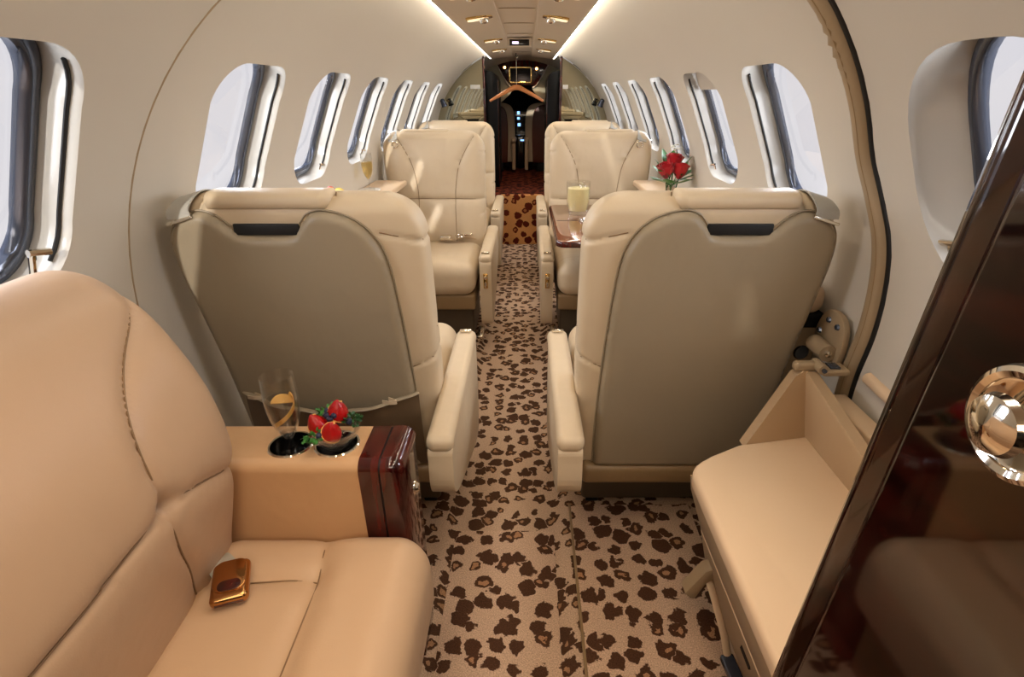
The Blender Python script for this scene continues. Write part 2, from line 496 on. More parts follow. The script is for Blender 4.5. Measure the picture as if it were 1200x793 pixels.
LWIN = [0.70, 1.45, 2.03, 2.61, 3.19, 3.77, 4.35]
RWIN = [0.76, 1.45, 2.03, 2.61, 3.19, 3.77, 4.35]
WS0, WS1 = 0.125, 0.520
wn = 0
for side, wins in ((-1, LWIN), (1, RWIN)):
    holes = []
    for k, yc in enumerate(wins):
        holes.append(win_outline(yc, 0.36 if k else 0.40, WS0, WS1, 10, 0.175 if (side > 0 and k == 0) else 0.10))
    outer = dense([(YA, -0.8), (YF, -0.8), (YF, SMAX), (YA, SMAX)], 0.05)
    P, F = cdt(outer, [list(map(tuple, h)) for h in holes], 0.05)
    V = wallmap(P[:, 0], P[:, 1], side)
    if side > 0: F = [tuple(reversed(f)) for f in F]
    struct('wall_right' if side > 0 else 'wall_left', (V, F), M['wall'], sharp=0)
    for k, yc in enumerate(wins):
        wn += 1
        w = 0.36 if k else 0.40
        root = bpy.data.objects.new('window_%d' % wn, None); COL.objects.link(root); root['kind'] = 'structure'
        root.empty_display_size = 0.05
        c = np.array([yc, (WS0 + WS1) / 2]); A = holes[k]
        def ring(sx, sy, off):
            q = (A - c) * np.array([sx, sy]) + c
            return wallmap(q[:, 0], q[:, 1], side, off)
        e = 0.74 if (side > 0 and k == 0) else 1.0
        rings = [ring(1.0, 1.0, 0.0), ring(0.99, 0.992, 0.004), ring(0.985, 0.988, 0.012), ring(0.98 * (1 + e) / 2, 0.98, 0.035), ring(0.985 * e, 0.985, 0.062)]
        flip = (lambda vf: (vf[0], [tuple(reversed(q)) for q in vf[1]])) if side < 0 else (lambda vf: vf)
        obj('reveal', flip(loft(rings)), M['reveal'], root, sharp=0)
        obj('window_frame', flip(loft([ring(0.985 * e, 0.985, 0.062), ring(0.965 * e, 0.97, 0.055), ring(0.88 * e, 0.90, 0.052), ring(0.84 * e, 0.87, 0.056), ring(0.82 * e, 0.86, 0.07)])), M['rim'], root, sharp=50)
        pr = ring(0.83 * e, 0.865, 0.064)
        obj('pane', (pr, [tuple(range(len(pr)))]), M['glass_pane'], root, sharp=0)
        # dark shade track along the fore and aft faces of the reveal
        q = (A - c) * np.array([0.975, 0.97]) + c
        pth = wallmap(q[:, 0], q[:, 1], side, 0.018)
        for sgn in (() if (side > 0 and k == 0) else (-1, 1)):
            sel = [i for i in range(len(q)) if (q[i, 0] - yc) * sgn > 0.40 * w]
            sel.sort(key=lambda i: q[i, 1])
            pts = resample(pth[sel], 0.02, False)
            obj('shade_track', tube(pts, 0.0035, 6), M['black'], root)
        # chrome shade latch standing at the lower forward corner
        big = 1.0 if k == 0 else 0.6
        p0 = wallmap([yc + 0.135], [WS0 + 0.012], side, 0.022)[0]; p1 = wallmap([yc + 0.135], [WS0 + 0.012 + 0.045 * big], side, 0.018)[0]
        p2 = wallmap([yc + 0.135 + 0.026 * big], [WS0 + 0.010 + 0.045 * big], side, 0.010)[0]
        obj('shade_latch', cat(tube([p0, p1], 0.0055 * big, 8), tube([p1 - (p2 - p1) * 0.2, p2], 0.006 * big, 8)), M['chrome'], root)
        if side > 0 and k in (2,):
            q = A[(A[:, 1] > WS1 - 0.075)]
            qq = (A - c) * np.array([0.955, 0.96]) + c
            top = []
            for t in np.linspace(0, 1, 8):
                s = WS1 - 0.02 - 0.07 * t
                hw = w / 2 * 0.93 - (0.06 * (1 - t) ** 2)
                top.append(wallmap(np.linspace(yc - hw, yc + hw, 10), np.full(10, s), side, 0.042))
            obj('window_shade', loft(top, False), M['wall'], root, sharp=0)

# padded joint on the left wall
def wall_strip(pts, side, hw, hgt, n=6, wrinkle=False):
    """soft rib lying on the wall; pts = (y, s) polyline"""
    P = resample(catmull(pts, 12), 0.012, False)
    T = np.gradient(P, axis=0); T /= np.linalg.norm(T, axis=1)[:, None]
    N = np.stack([-T[:, 1], T[:, 0]], 1)
    cols = []
    for a in np.linspace(-1, 1, 2 * n + 1):
        o = -hgt * math.sqrt(max(0, 1 - abs(a) ** 2.6)) + 0.002
        if wrinkle:
            wz = np.exp(-((P[:, 1] - 0.535) / 0.05) ** 2)
            o = o * (1 + 0.28 * wz * np.cos((P[:, 1] + 0.01 * a) * 2 * PI / 0.022))
        q = P + N * hw * a
        cols.append(wallmap(q[:, 0], q[:, 1], side, o))
    V, F = loft(cols, False)
    if side > 0: F = [tuple(reversed(f)) for f in F]
    return V, F

struct('trim_1', wall_strip([(1.0, -0.45), (1.02, 0.0), (1.06, 0.35), (1.13, 0.7), (1.2, 0.9)], -1, 0.002, 0.0045, 2), M['plastic_shade'])

# ---- ceiling: shallow moulded panel, cove gap either side
yy = np.linspace(YA, YF - 0.02, 40)
prof = catmull([(-0.250, 1.468), (-0.235, 1.476), (-0.16, 1.487), (-0.085, 1.492), (-0.076, 1.496), (-0.070, 1.503), (0.0, 1.505), (0.070, 1.503), (0.076, 1.496), (0.085, 1.492), (0.16, 1.487), (0.235, 1.476), (0.250, 1.468)], 4)
prof = np.vstack([prof, [(0.252, 1.474)], prof[::-1] + np.array([0, 0.02])])
rings = [np.stack([prof[:, 0], np.full(len(prof), y), prof[:, 1]], 1) for y in yy]
struct('ceiling', loft(rings, True, True, True), M['ceiling'])
for k, y in enumerate(np.arange(0.9, 4.9, 0.46)):
    struct('trim_%d' % (20 + k), rbox(0.136, 0.004, 0.004, 0.001, 0.1, 1, (0, y, 1.5035)), M['plastic_shade'])
for side in (-1, 1):
    struct('trim_%d' % (2 if side < 0 else 3), bx(-0.0065 + 0.264 * side, 0.0065 + 0.264 * side, YA, YF - 0.01, 1.478, 1.488, 0.003), M['cove'])

# ---- floor: sunken aisle, raised sides, carpet
xs = [-0.80, -0.23, -0.205, -0.19, -0.175, 0.115, 0.13, 0.15, 0.18, 0.80]
zs = [0.030, 0.030, 0.022, 0.006, 0.0, 0.0, 0.006, 0.022, 0.028, 0.028]
fy = np.linspace(YA, 4.62, 60)
struct('floor', loft([np.stack([np.array(xs), np.full(len(xs), y), np.array(zs)], 1)[::-1] for y in fy], False), M['carpet'], sharp=0)

# ---- aft wall behind the viewer with a dark doorway
w = struct('wall_back', bx(-0.82, 0.82, YA - 0.04, YA, -0.02, 1.6, 0.003), M['wall'])
obj('doorway_panel', bx(-0.28, 0.28, YA - 0.001, YA + 0.012, 0.0, 1.28, 0.004), M['gloss_black'], w)

# ================================================================= lights & sky
sc = bpy.context.scene
wd = bpy.data.worlds.new('sky'); sc.world = wd; wd.use_nodes = True
nt = wd.node_tree; bg = nt.nodes['Background']
tc = nt.nodes.new('ShaderNodeTexCoord'); sp = nt.nodes.new('ShaderNodeSeparateXYZ'); rp = nt.nodes.new('ShaderNodeValToRGB')
nt.links.new(tc.outputs['Generated'], sp.inputs[0]); nt.links.new(sp.outputs['Z'], rp.inputs['Fac'])
rp.color_ramp.elements[0].position = 0.0; rp.color_ramp.elements[0].color = (0.92, 0.90, 0.92, 1)
rp.color_ramp.elements[1].position = 0.6; rp.color_ramp.elements[1].color = (0.70, 0.74, 0.92, 1)
nt.links.new(rp.outputs['Color'], bg.inputs['Color']); bg.inputs['Strength'].default_value = 0.62
sc.view_settings.exposure = 0.44
sc.cycles.transparent_max_bounces = 24

def area(name, loc, rot, sx, sy, power, col):
    d = bpy.data.lights.new(name, 'AREA'); d.shape = 'RECTANGLE'; d.size = sx; d.size_y = sy; d.energy = power; d.color = col
    o = bpy.data.objects.new(name, d); COL.objects.link(o); o.location = loc; o.rotation_euler = rot; return o
def sun(name, d, power, col):
    l = bpy.data.lights.new(name, 'SUN'); l.energy = power; l.color = col; l.angle = math.radians(1.5)
    o = bpy.data.objects.new(name, l); COL.objects.link(o); o.rotation_euler = Vector(d).to_track_quat('-Z', 'Y').to_euler(); return o
sun('sun', (0.155, 1.0, -0.42), 2.2, (1, 0.97, 0.90))
def spot(name, loc, rot, power, col, size=110, blend=0.8, rad=0.03):
    d = bpy.data.lights.new(name, 'SPOT'); d.energy = power; d.color = col; d.spot_size = math.radians(size); d.spot_blend = blend; d.shadow_soft_size = rad
    o = bpy.data.objects.new(name, d); COL.objects.link(o); o.location = loc; o.rotation_euler = rot; return o

area('aft_fill', (0.0, -0.55, 1.42), (math.radians(28), 0, 0), 0.6, 0.4, 3, (1, 0.84, 0.66))  # added warm fill behind the camera, without a fixture
for sx_ in (-0.2, 0.2): spot('aft_fill_spot', (sx_, 0.30, 1.44), (0, 0, 0), 6.8, (1, 0.73, 0.49), 100, 0.9, 0.04)  # unseen warm spots, added to brighten the cushion, box lid and near floor
for k, yv in enumerate(LWIN):
    for side in (-1, 1):
        p = wallmap([yv], [0.30], side, 0.30)[0]
        area('daylight', p, (0, math.radians(90 - 20) * side, 0), 0.34, 0.40, 4.5, (0.93, 0.96, 1.0))

# ---- reading lights
pod_y = [0.75, 1.85, 2.40, 3.36, 4.10]
for k, y in enumerate(pod_y):
    for side in (-1, 1):
        x = 0.150 * side
        spot('reading_spot', (x, y, 1.455), (0, 0, 0), 2.2, (1, 0.78, 0.52), 120, 0.9, 0.03)
        if k == 0: continue
        nm = ['first', 'second', 'third', 'fourth', 'fifth'][k]
        sd = 'left' if side < 0 else 'right'
        t = thing('reading_light', 'gold reading light, %s half of the ceiling, %s' % (sd, ['', 'nearest pair, cut by the top edge', 'second pair from the viewer', 'third pair from the viewer', 'farthest pair, by the wooden header'][k]), 'ceiling light', (x, y, 1.4865), 0, 'ceiling reading lights')
        t.rotation_euler = (0, math.radians(8.5) * side, 0)
        outl = rrect(0, 0, 0.105, 0.075, 0.02, 5)
        obj('bezel', prism(outl, 'z', -0.006, 0.004, 0.002), M['gold'], t)
        obj('recess', prism(rrect(0.012 * side, 0, 0.07, 0.06, 0.018, 5), 'z', -0.0075, -0.004, 0.0), M['lamp'], t)
        eye = lathe([(0.0, -0.020), (0.013, -0.018), (0.019, -0.010), (0.019, 0.0)], 16)
        obj('eyeball_lamp', xf(eye, (-0.018 * side, 0, -0.004)), M['chrome'], t)

# ================================================================= club seats
# local frame: faces +y, aisle on +x, floor z=0
Z0, Z1 = 0.24, 1.035
def back_shape(z):
    t = (z - Z0) / (Z1 - Z0)
    xl = -0.283 + 0.066 * np.clip((0.90 - z) / 0.62, 0, 1) ** 1.2
    xr = 0.262 - 0.014 * np.clip((0.6 - z) / 0.4, 0, 1)
    yb = 0.02 - 0.095 * t + 0.0 * z
    th = 0.135 - 0.02 * t
    return xl, xr, yb, th
def row_pinch(z):
    """corner rounding at the crown -> shrink of left / right edges, thickness"""
    rl, rr = 0.085, 0.10
    dl = np.where(z > Z1 - rl, rl - np.sqrt(np.clip(rl ** 2 - (z - (Z1 - rl)) ** 2, 0, None)), 0)
    dr = np.where(z > Z1 - rr, rr - np.sqrt(np.clip(rr ** 2 - (z - (Z1 - rr)) ** 2, 0, None)), 0)
    rt = 0.045
    k = np.where(z > Z1 - rt, np.sqrt(np.clip(1 - ((z - (Z1 - rt)) / rt) ** 2, 0, 1)), 1)
    k = np.where(z < Z0 + 0.02, np.sqrt(np.clip(1 - ((Z0 + 0.02 - z) / 0.02) ** 2, 0, 1)), k)
    return dl, dr, k
FRONT_SEAMS = [
    [(-0.262, 0.695), (0.262, 0.695)],
    catmull([(-0.205, 1.01), (-0.165, 0.95), (-0.125, 0.87), (-0.108, 0.79), (-0.10, 0.695), (-0.10, 0.45)], 6),
    catmull([(0.205, 1.01), (0.165, 0.95), (0.125, 0.87), (0.108, 0.79), (0.10, 0.695), (0.10, 0.45)], 6)]
BACK_SEAMS = [
    [(0.07, 1.06), (0.085, 1.0), (0.10, 0.97)],
    [(0.17, 0.955), (0.30, 0.92)],
    [(0.17, 0.59), (0.30, 0.64)],
    [(-0.19, 1.06), (-0.205, 0.99)]]
def seat_back():
    zz = np.concatenate([Z0 + 0.02 * (1 - np.cos(np.linspace(0, PI / 2, 5))), np.linspace(Z0 + 0.025, Z1 - 0.05, 112), Z1 - 0.045 + 0.045 * np.sin(np.linspace(0.05, PI / 2, 14))])
    n = 128
    ang = np.linspace(0, 2 * PI, n, endpoint=False)
    # even-ish spacing on the superellipse
    ex, ey = 0.34, 0.42
    rings = []
    for z in zz:
        xl, xr, yb, th = back_shape(z); dl, dr, k = row_pinch(z)
        xl = xl + dl * 0.9; xr = xr - dr * 0.9
        k = max(k, 0.02)
        cx, a = (xl + xr) / 2, (xr - xl) / 2
        cu = np.sign(np.cos(ang)) * np.abs(np.cos(ang)) ** ex
        su = np.sign(np.sin(ang)) * np.abs(np.sin(ang)) ** ey
        x = cx + a * cu
        yf = yb + th
        yc = (yb + yf) / 2
        hth = th / 2 * k
        y = yc + hth * su
        # softly padded front: lumbar swell + centre dish of the head zone
        fr = np.clip(su, 0, 1)
        swell = 0.016 * math.exp(-((z - 0.55) / 0.14) ** 2) + 0.012 * math.exp(-((z - 0.90) / 0.12) ** 2)
        wing = 0.018 * np.clip(np.abs(cu) - 0.45, 0, 1) * (1 - np.clip(np.abs(cu) - 0.75, 0, 1) * 3)
        y = y + fr * (swell + wing)
        rings.append(np.stack([x, y, np.full(n, z)], 1))
    V, F = loft(rings, True, True, True)
    P2 = V[:, [0, 2]]
    _, _, yb, th = back_shape(V[:, 2])
    f = (V[:, 1] - yb) / th
    isf = f > 0.5
    g = np.zeros(len(V))
    for s in FRONT_SEAMS:
        d = polydist(P2, s); g += np.where(isf, 0.0065 * np.exp(-(d / 0.005) ** 2) + 0.006 * np.exp(-(d / 0.02) ** 2), 0)
    V[:, 1] -= g
    g = np.zeros(len(V))
    for s in BACK_SEAMS:
        d = polydist(P2, s); g += np.where(~isf | (V[:, 0] > 0.235), 0.006 * np.exp(-(d / 0.005) ** 2), 0)
    c = np.stack([np.zeros(len(V)), yb + th / 2], 1)
    V[:, 1] += np.where(isf, 0, g)
    V[:, 0] -= np.where((V[:, 0] > 0.23), g, 0)
    V[:, 2] -= np.where(V[:, 2] > 1.0, g, 0)
    return V, F

PANEL = catmull([(-0.237, 0.30), (-0.246, 0.45), (-0.256, 0.62), (-0.274, 0.80), (-0.281, 0.88), (-0.277, 0.945), (-0.252, 0.985), (-0.215, 1.003), (-0.188, 1.003), (-0.163, 0.991), (-0.142, 0.971), (-0.122, 0.958),
                 (-0.095, 0.953), (-0.03, 0.953), (-0.008, 0.960), (0.008, 0.980), (0.027, 0.999), (0.06, 1.006), (0.115, 0.990), (0.155, 0.955), (0.180, 0.90), (0.192, 0.80), (0.202, 0.62), (0.207, 0.45), (0.205, 0.30),
                 (0.195, 0.275), (0.0, 0.272), (-0.22, 0.275)], 5, True)
def panel_map(P, h):
    _, _, yb, th = back_shape(P[:, 1])
    return np.stack([P[:, 0], yb - h, P[:, 1]], 1)

def crown_roll():
    """small roll along the crown between strap and bolster"""
    rings = []
    for x in np.linspace(-0.192, 0.075, 24):
        e = min(1, (x + 0.192) / 0.012 + 0.5, (0.075 - x) / 0.012 + 0.5)
        a = np.linspace(0, 2 * PI, 20, endpoint=False)
        rings.append(np.stack([np.full(20, x), -0.032 + (0.046) * e * np.sign(np.cos(a)) * np.abs(np.cos(a)) ** 0.7, 1.022 + 0.0205 * e * np.sign(np.sin(a)) * np.abs(np.sin(a)) ** 0.7], 1))
    return loft(rings, True, True, True)

def cushion(top=0.475, y0=0.06, y1=0.60):
    V, F = rbox(0.475, y1 - y0, 0.165, 0.06, 0.014, 6, (0, (y0 + y1) / 2, top - 0.0825))
    up = np.clip((V[:, 2] - (top - 0.06)) / 0.06, 0, 1)
    V[:, 2] += up * (0.012 * np.cos(V[:, 0] / 0.24 * PI / 2) + 0.012 * np.clip((V[:, 1] - (y1 - 0.25)) / 0.15, 0, 1) - 0.014)
    P = V[:, :2]
    g = np.zeros(len(V))
    for s in ([(-0.10, 0), (-0.10, y1 - 0.13)], [(0.10, 0), (0.10, y1 - 0.13)], [(-0.26, y1 - 0.13), (0.26, y1 - 0.13)]):
        g += 0.005 * np.exp(-(polydist(P, s) / 0.005) ** 2)
    V[:, 2] -= g * up
    return V, F

def arm_panel(y0, y1):
    pts = catmull([(y0, 0.36), (y0 - 0.004, 0.44), (y0 + 0.012, 0.478), (y0 + 0.12, 0.484), (y1 - 0.06, 0.488), (y1 - 0.005, 0.482), (y1 + 0.012, 0.44), (y1 + 0.008, 0.30), (y1 - 0.01, 0.17), (y1 - 0.05, 0.135), (y1 - 0.14, 0.15), (y0 + 0.2, 0.25), (y0 + 0.06, 0.31)], 5, True)
    return prism([tuple(p) for p in pts], 'x', 0.258, 0.316, 0.012, 3)

def arm_pad(y0, y1):
    V, F = rbox(0.066, y1 - y0 + 0.012, 0.044, 0.020, 0.05, 5, (0.287, (y0 + y1) / 2, 0.488))
    return V, F

def make_seat(kind, sgn, arm, pocket, belt):
    """kind: label text; sgn -1 mirrors; arm=(rear, front) reach of the arm"""
    MIRROR[0] = sgn
    t = thing('club_seat', kind, 'aircraft seat', (0, 0, 0))
    sbk = seat_back()
    obj('backrest', sbk, M['leather'], t, sharp=0, extra=(cat(seam_lines(sbk, FRONT_SEAMS, lambda p: (p[0], 0.6, p[1]), (0, -1, 0)), seam_lines(sbk, BACK_SEAMS[:3], lambda p: (p[0], -0.6, p[1]), (0, 1, 0))), M['crease']))
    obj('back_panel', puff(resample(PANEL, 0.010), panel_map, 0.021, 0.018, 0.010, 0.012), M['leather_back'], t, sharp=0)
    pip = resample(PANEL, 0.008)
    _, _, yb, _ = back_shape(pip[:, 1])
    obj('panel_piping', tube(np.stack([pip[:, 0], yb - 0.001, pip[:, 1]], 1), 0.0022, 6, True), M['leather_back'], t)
    obj('crown_roll', crown_roll(), M['leather'], t, sharp=0)
    obj('dark_slot', bx(-0.136, 0.004, -0.0735, -0.055, 0.952, 0.976, 0.002), M['black'], t)  # black plate painting the shade in the gap under the crown roll
    cu_ = cushion()
    obj('seat_cushion', cu_, M['leather'], t, sharp=0)
    obj('front_skirt', bx(-0.232, 0.232, 0.10, 0.575, 0.235, 0.315, 0.012), M['leather_dark'], t)
    obj('pedestal', bx(-0.215, 0.215, 0.12, 0.50, 0.05, 0.245, 0.012), M['base_dark'], t)
    for x_ in (-0.18, 0.18): obj('base_rail', bx(x_ - 0.02, x_ + 0.02, 0.13, 0.56, 0.032, 0.055, 0.004), M['black'], t)
    obj('rear_skirt', bx(-0.225, 0.235, -0.010, 0.13, 0.218, 0.282, 0.018), M['leather_dark'], t)
    ap = obj('armrest', arm_panel(*arm), M['leather'], t)
    obj('armrest_pad', arm_pad(*arm), M['leather'], ap, sharp=0)
    y1 = arm[1]
    lt = obj('armrest_latch', cat(rbox(0.022, 0.008, 0.075, 0.003, 0.05, 2, (0.287, y1 + 0.014, 0.385))), M['gold'], ap)
    lt2 = cat(xf(lathe([(0, 0.018), (0.008, 0.016), (0.010, 0.008), (0.007, 0)], 14), (0.287, y1 + 0.016, 0.405), (-PI / 2, 0, 0)),
              rbox(0.010, 0.012, 0.028, 0.003, 0.03, 2, (0.287, y1 + 0.020, 0.368)))
    obj('latch_lever', lt2, M['chrome'], ap)
    obj('armrest_release', cat(bx(0.268, 0.306, y1 - 0.03, y1 - 0.018, 0.512, 0.520, 0.002), bx(0.282, 0.292, y1 - 0.028, y1 - 0.020, 0.500, 0.522, 0.002)), M['chrome'], ap)
    obj('track_foot', cat(bx(0.225, 0.26, 0.36, 0.50, 0.022, 0.06, 0.006), xf(lathe([(0.012, 0.0), (0.012, 0.05), (0.0, 0.055)], 12), (0.243, 0.46, 0.03))), M['chrome'], t)
    # shoulder strap over the outboard corner
    yb = back_shape(np.array([1.0]))[2][0]
    sp = catmull([(-0.234, yb - 0.019, 0.990), (-0.234, yb - 0.014, 1.010), (-0.227, yb + 0.015, 1.030), (-0.230, yb + 0.06, 1.030), (-0.226, yb + 0.10, 1.014), (-0.220, yb + 0.128, 0.990)], 6)
    s_ = obj('shoulder_strap', ribbon(sp, (1, 0, 0.30), 0.050, 0.003), M['strap'], t)
    obj('strap_guide', xf(rbox(0.058, 0.006, 0.007, 0.002, 0.03, 2), (-0.234, yb - 0.021, 0.987), (0, -0.29, 0)), M['chrome'], s_)
    rg = [(-0.208 + 0.015 * math.cos(a), yb + 0.142, 0.972 + 0.015 * math.sin(a)) for a in np.linspace(0, 2 * PI, 20, endpoint=False)]
    obj('strap_ring', tube(rg, 0.004, 8, True), M['chrome'], s_)
    if belt:
        b1 = catmull([(0.20, 0.12, 0.485), (0.16, 0.14, 0.50), (0.10, 0.16, 0.492), (0.05, 0.17, 0.490)], 6)
        b2 = catmull([(-0.21, 0.12, 0.485), (-0.17, 0.14, 0.492), (-0.14, 0.17, 0.492)], 6)
        bl = obj('seat_belt', ribbon(b1, (0, 1, 0.2), 0.042, 0.003), M['leather_warm'], t)
        obj('seat_belt', ribbon(b2, (0, 1, 0.2), 0.042, 0.003), M['leather_warm'], t)
        obj('belt_buckle', cat(rbox(0.062, 0.05, 0.022, 0.008, 0.03, 3, (0.045, 0.17, 0.503)), xf(tube([(0.022 * math.cos(a), 0.03 * math.sin(a), 0) for a in np.linspace(0, 2 * PI, 20, endpoint=False)], 0.004, 8, True), (0.12, 0.155, 0.508)), rbox(0.05, 0.012, 0.01, 0.004, 0.03, 2, (0.165, 0.14, 0.512))), M['chrome'], bl)
    if pocket:
        nu, nv = 40, 14
        rows = []
        for v in np.linspace(0, 1, nv):
            u = np.linspace(0, 1, nu)
            x = -0.225 + 0.44 * u
            ztop = 0.540 - 0.040 * np.sin(PI * u) ** 1.0
            z = 0.29 + (ztop - 0.29) * v
            yb = back_shape(z)[2]
            y = yb - 0.018 - (0.040 * v) * np.sin(PI * np.clip(u, 0, 1)) ** 0.6 - 0.010 * np.sin(v * PI) + 0.004 * np.sin(u * 23) * v
            rows.append(np.stack([x, y, z], 1))
        pk = obj('magazine_pocket', loft(rows, False), M['pocket'], t, sharp=0)
        top = rows[-1]
        obj('pocket_hem', tube(top, 1, 8, False, (0.007, 0.003)), M['leather_back'], pk)
        for u0 in (0.10, 0.86):
            i = int(u0 * (nu - 1)); p = top[i]
            obj('pocket_pleat', ribbon(catmull([p + np.array([-0.02, -0.004, 0.003]), p + np.array([0.0, -0.010, 0.004]), p + np.array([0.015, -0.003, 0.002]), p + np.array([-0.008, 0.01, 0.004])], 6), (0, 0, 1), 0.010, 0.002), M['leather'], pk)
    MIRROR[0] = 1
    return t

def ribbon(path, wdir, width, thick):
    P = np.asarray(path, float); w = np.asarray(wdir, float); w /= np.linalg.norm(w)
    rings = []
    for i in range(len(P)):
        tg = P[min(i + 1, len(P) - 1)] - P[max(i - 1, 0)]; tg /= np.linalg.norm(tg)
        wv = w - tg * (w @ tg); wv /= np.linalg.norm(wv)
        n = np.cross(tg, wv)
        rings.append(np.array([P[i] + wv * width / 2 * a + n * thick / 2 * b for a, b in ((-1, -1), (1, -1), (1, 1), (-1, 1))]))
    return loft(rings, True, True, True)

SL, SR = -0.452, 0.424
ARM1, ARM2 = (-0.19, 0.42), (-0.10, 0.55)
s1l = make_seat('tan leather seat with its back to us on the left, its pocket behind the flute', 1, ARM1, True, False)
s1l.location = (SL, 1.19, 0)
s1r = make_seat('tan leather seat with its back to us on the right, behind the moulded step box', -1, ARM1, False, False)
s1r.location = (SR, 1.19, 0)
for s_ in (s1l, s1r): s_.scale = (1, 1, 0.992)
# second and third rows face us
s2r = make_seat('tan leather seat facing us on the right, behind the fold-out table', 1, ARM2, False, True)
s2r.location = (SR, 3.03, 0); s2r.rotation_euler = (0, 0, PI)
s2l = make_seat('tan leather seat facing us on the left with chrome belt buckle on its cushion', -1, ARM2, False, True)
s2l.location = (SL, 3.03, 0); s2l.rotation_euler = (0, 0, PI)
s3r = dup(s2r, (SR + 0.004, 4.05, 0), PI, 'tan leather seat mostly hidden behind the right-hand seat that faces us')
s3l = dup(s2l, (SL - 0.006, 4.05, 0), PI, 'tan leather seat mostly hidden behind the left-hand seat that faces us')
# ================================================================= side-facing divan (foreground left)
t = thing('side_divan', 'wide tan leather side-facing seat in the left foreground with bronze belt buckle', 'sofa', (-0.45, 0.3, 0))
o_ = np.array([-0.45, 0.3, 0])
def loc(vf): return (np.asarray(vf[0]) - o_, vf[1])
SEC = catmull([(-0.545, 0.36), (-0.530, 0.44), (-0.505, 0.53), (-0.483, 0.62), (-0.475, 0.69), (-0.490, 0.79), (-0.525, 0.88), (-0.572, 0.955), (-0.625, 0.990), (-0.675, 0.985), (-0.720, 0.95), (-0.745, 0.88), (-0.745, 0.70), (-0.745, 0.36)], 9)
SEC = resample(SEC, 0.008, False)
ys = np.concatenate([np.linspace(-0.75, 0.0, 40)[:-1], np.linspace(0.0, 0.70, 118), 0.705 + 0.096 * np.sin(np.linspace(0.0, PI / 2, 26))])
rings = []
cx, cz = -0.66, 0.55
for y in ys:
    e = max(0.0, (y - 0.705) / 0.096); k = math.sqrt(max(0.0, 1 - e ** 3.0))
    kk = 0.35 + 0.65 * k
    x = SEC[:, 0] * 1.0; z = SEC[:, 1] * 1.0
    x = cx + (x - cx) * (0.62 + 0.38 * k)
    z = 0.36 + (z - 0.36) * (1 - 0.10 * e ** 2.2)
    rings.append(np.stack([x, np.full(len(x), y), z], 1))
V, F = loft(rings, False)
n = len(SEC); F.append(tuple((len(ys) - 1) * n + i for i in range(n)))
front = V[:, 0] < 9
P2 = V[:, 1:3]
SE = [catmull([(0.80, 0.955), (0.777, 0.941), (0.702, 0.902), (0.654, 0.872), (0.632, 0.850), (0.606, 0.816), (0.588, 0.754), (0.593, 0.676)], 8),
      catmull([(-0.8, 0.668), (0.361, 0.665), (0.450, 0.671), (0.593, 0.676)], 8), catmull([(0.593, 0.676), (0.67, 0.655), (0.773, 0.607), (0.86, 0.58)], 6),
      catmull([(0.593, 0.676), (0.603, 0.589), (0.635, 0.50), (0.652, 0.42)], 6)]
nx = np.array([0.0])
g = np.zeros(len(V))
facing = (V[:, 0] > -0.63)
for s in SE:
    d = polydist(P2, s); g += np.where(facing, 0.006 * np.exp(-(d / 0.0045) ** 2) + 0.006 * np.exp(-(d / 0.022) ** 2), 0)
up = np.clip((V[:, 2] - 0.9) / 0.1, 0, 1)
V[:, 0] -= g * (1 - up * 0.6); V[:, 2] -= g * up
obj('backrest', loc((V, [tuple(reversed(f)) for f in F])), M['divan_back_shaded'], t, sharp=0, extra=(loc(seam_lines((V, F), SE, lambda p: (0.2, p[0], p[1]), (-1, 0, 0), 0.0016)), M['crease']))
V, F = rbox(0.415, 1.56, 0.20, 0.055, 0.0115, 7, (-0.370, 0.02, 0.330))
upw = np.clip((V[:, 2] - 0.375) / 0.055, 0, 1)
V[:, 2] += upw * (0.010 * np.clip((V[:, 0] + 0.345) / 0.05, 0, 1) - 0.004 * np.cos((V[:, 1] - 0.1) * 3))
V[:, 0] += np.clip((V[:, 0] + 0.22) / 0.05, 0, 1) * (0.012 * np.sin(np.clip((V[:, 2] - 0.23) / 0.2, 0, 1) * PI))
P2 = V[:, :2]; g = np.zeros(len(V))
CS = (catmull([(-0.365, 0.81), (-0.352, 0.74), (-0.342, 0.685), (-0.335, 0.5), (-0.33, -0.8)], 6), [(-0.60, 0.672), (-0.343, 0.682)])
for s in CS:
    d = polydist(P2, s); g += 0.006 * np.exp(-(d / 0.0042) ** 2) + 0.006 * np.exp(-(d / 0.02) ** 2)
V[:, 2] -= g * upw
obj('seat_cushion', loc((V, F)), M['leather_warm'], t, sharp=0, extra=(loc(seam_lines((V, F), CS, lambda p: (p[0], p[1], 1.2), (0, 0, -1), 0.0013)), M['crease']))
obj('base', loc(bx(-0.665, -0.215, -0.74, 0.785, 0.031, 0.225, 0.01)), M['leather_dark'], t)
bl = obj('seat_belt', loc(ribbon(catmull([(-0.560, 0.72, 0.40), (-0.535, 0.71, 0.435), (-0.515, 0.695, 0.441), (-0.49, 0.672, 0.443)], 6), (0.3, 1, 0), 0.045, 0.003)), M['strap'], t)
def buckle(vf): return xf(vf, (-0.478 - o_[0], 0.655 - o_[1], 0.449), (0.06, 0.05, math.radians(22)))
bk = cat(rbox(0.060, 0.084, 0.022, 0.010, 0.02, 4, (0, 0, 0)), xf(prism(rrect(0, 0, 0.050, 0.066, 0.014), 'z', 0.008, 0.0135, 0.002), (0, 0.006, 0)))
bo = obj('buckle', buckle(bk), M['bronze'], bl)
obj('buckle_slot', buckle(cat(prism(rrect(0.000, -0.016, 0.036, 0.022, 0.010), 'z', 0.0125, 0.0145, 0.0008), bx(-0.022, 0.022, -0.0428, -0.039, -0.003, 0.001, 0.0005))), M['mahogany'], bo)

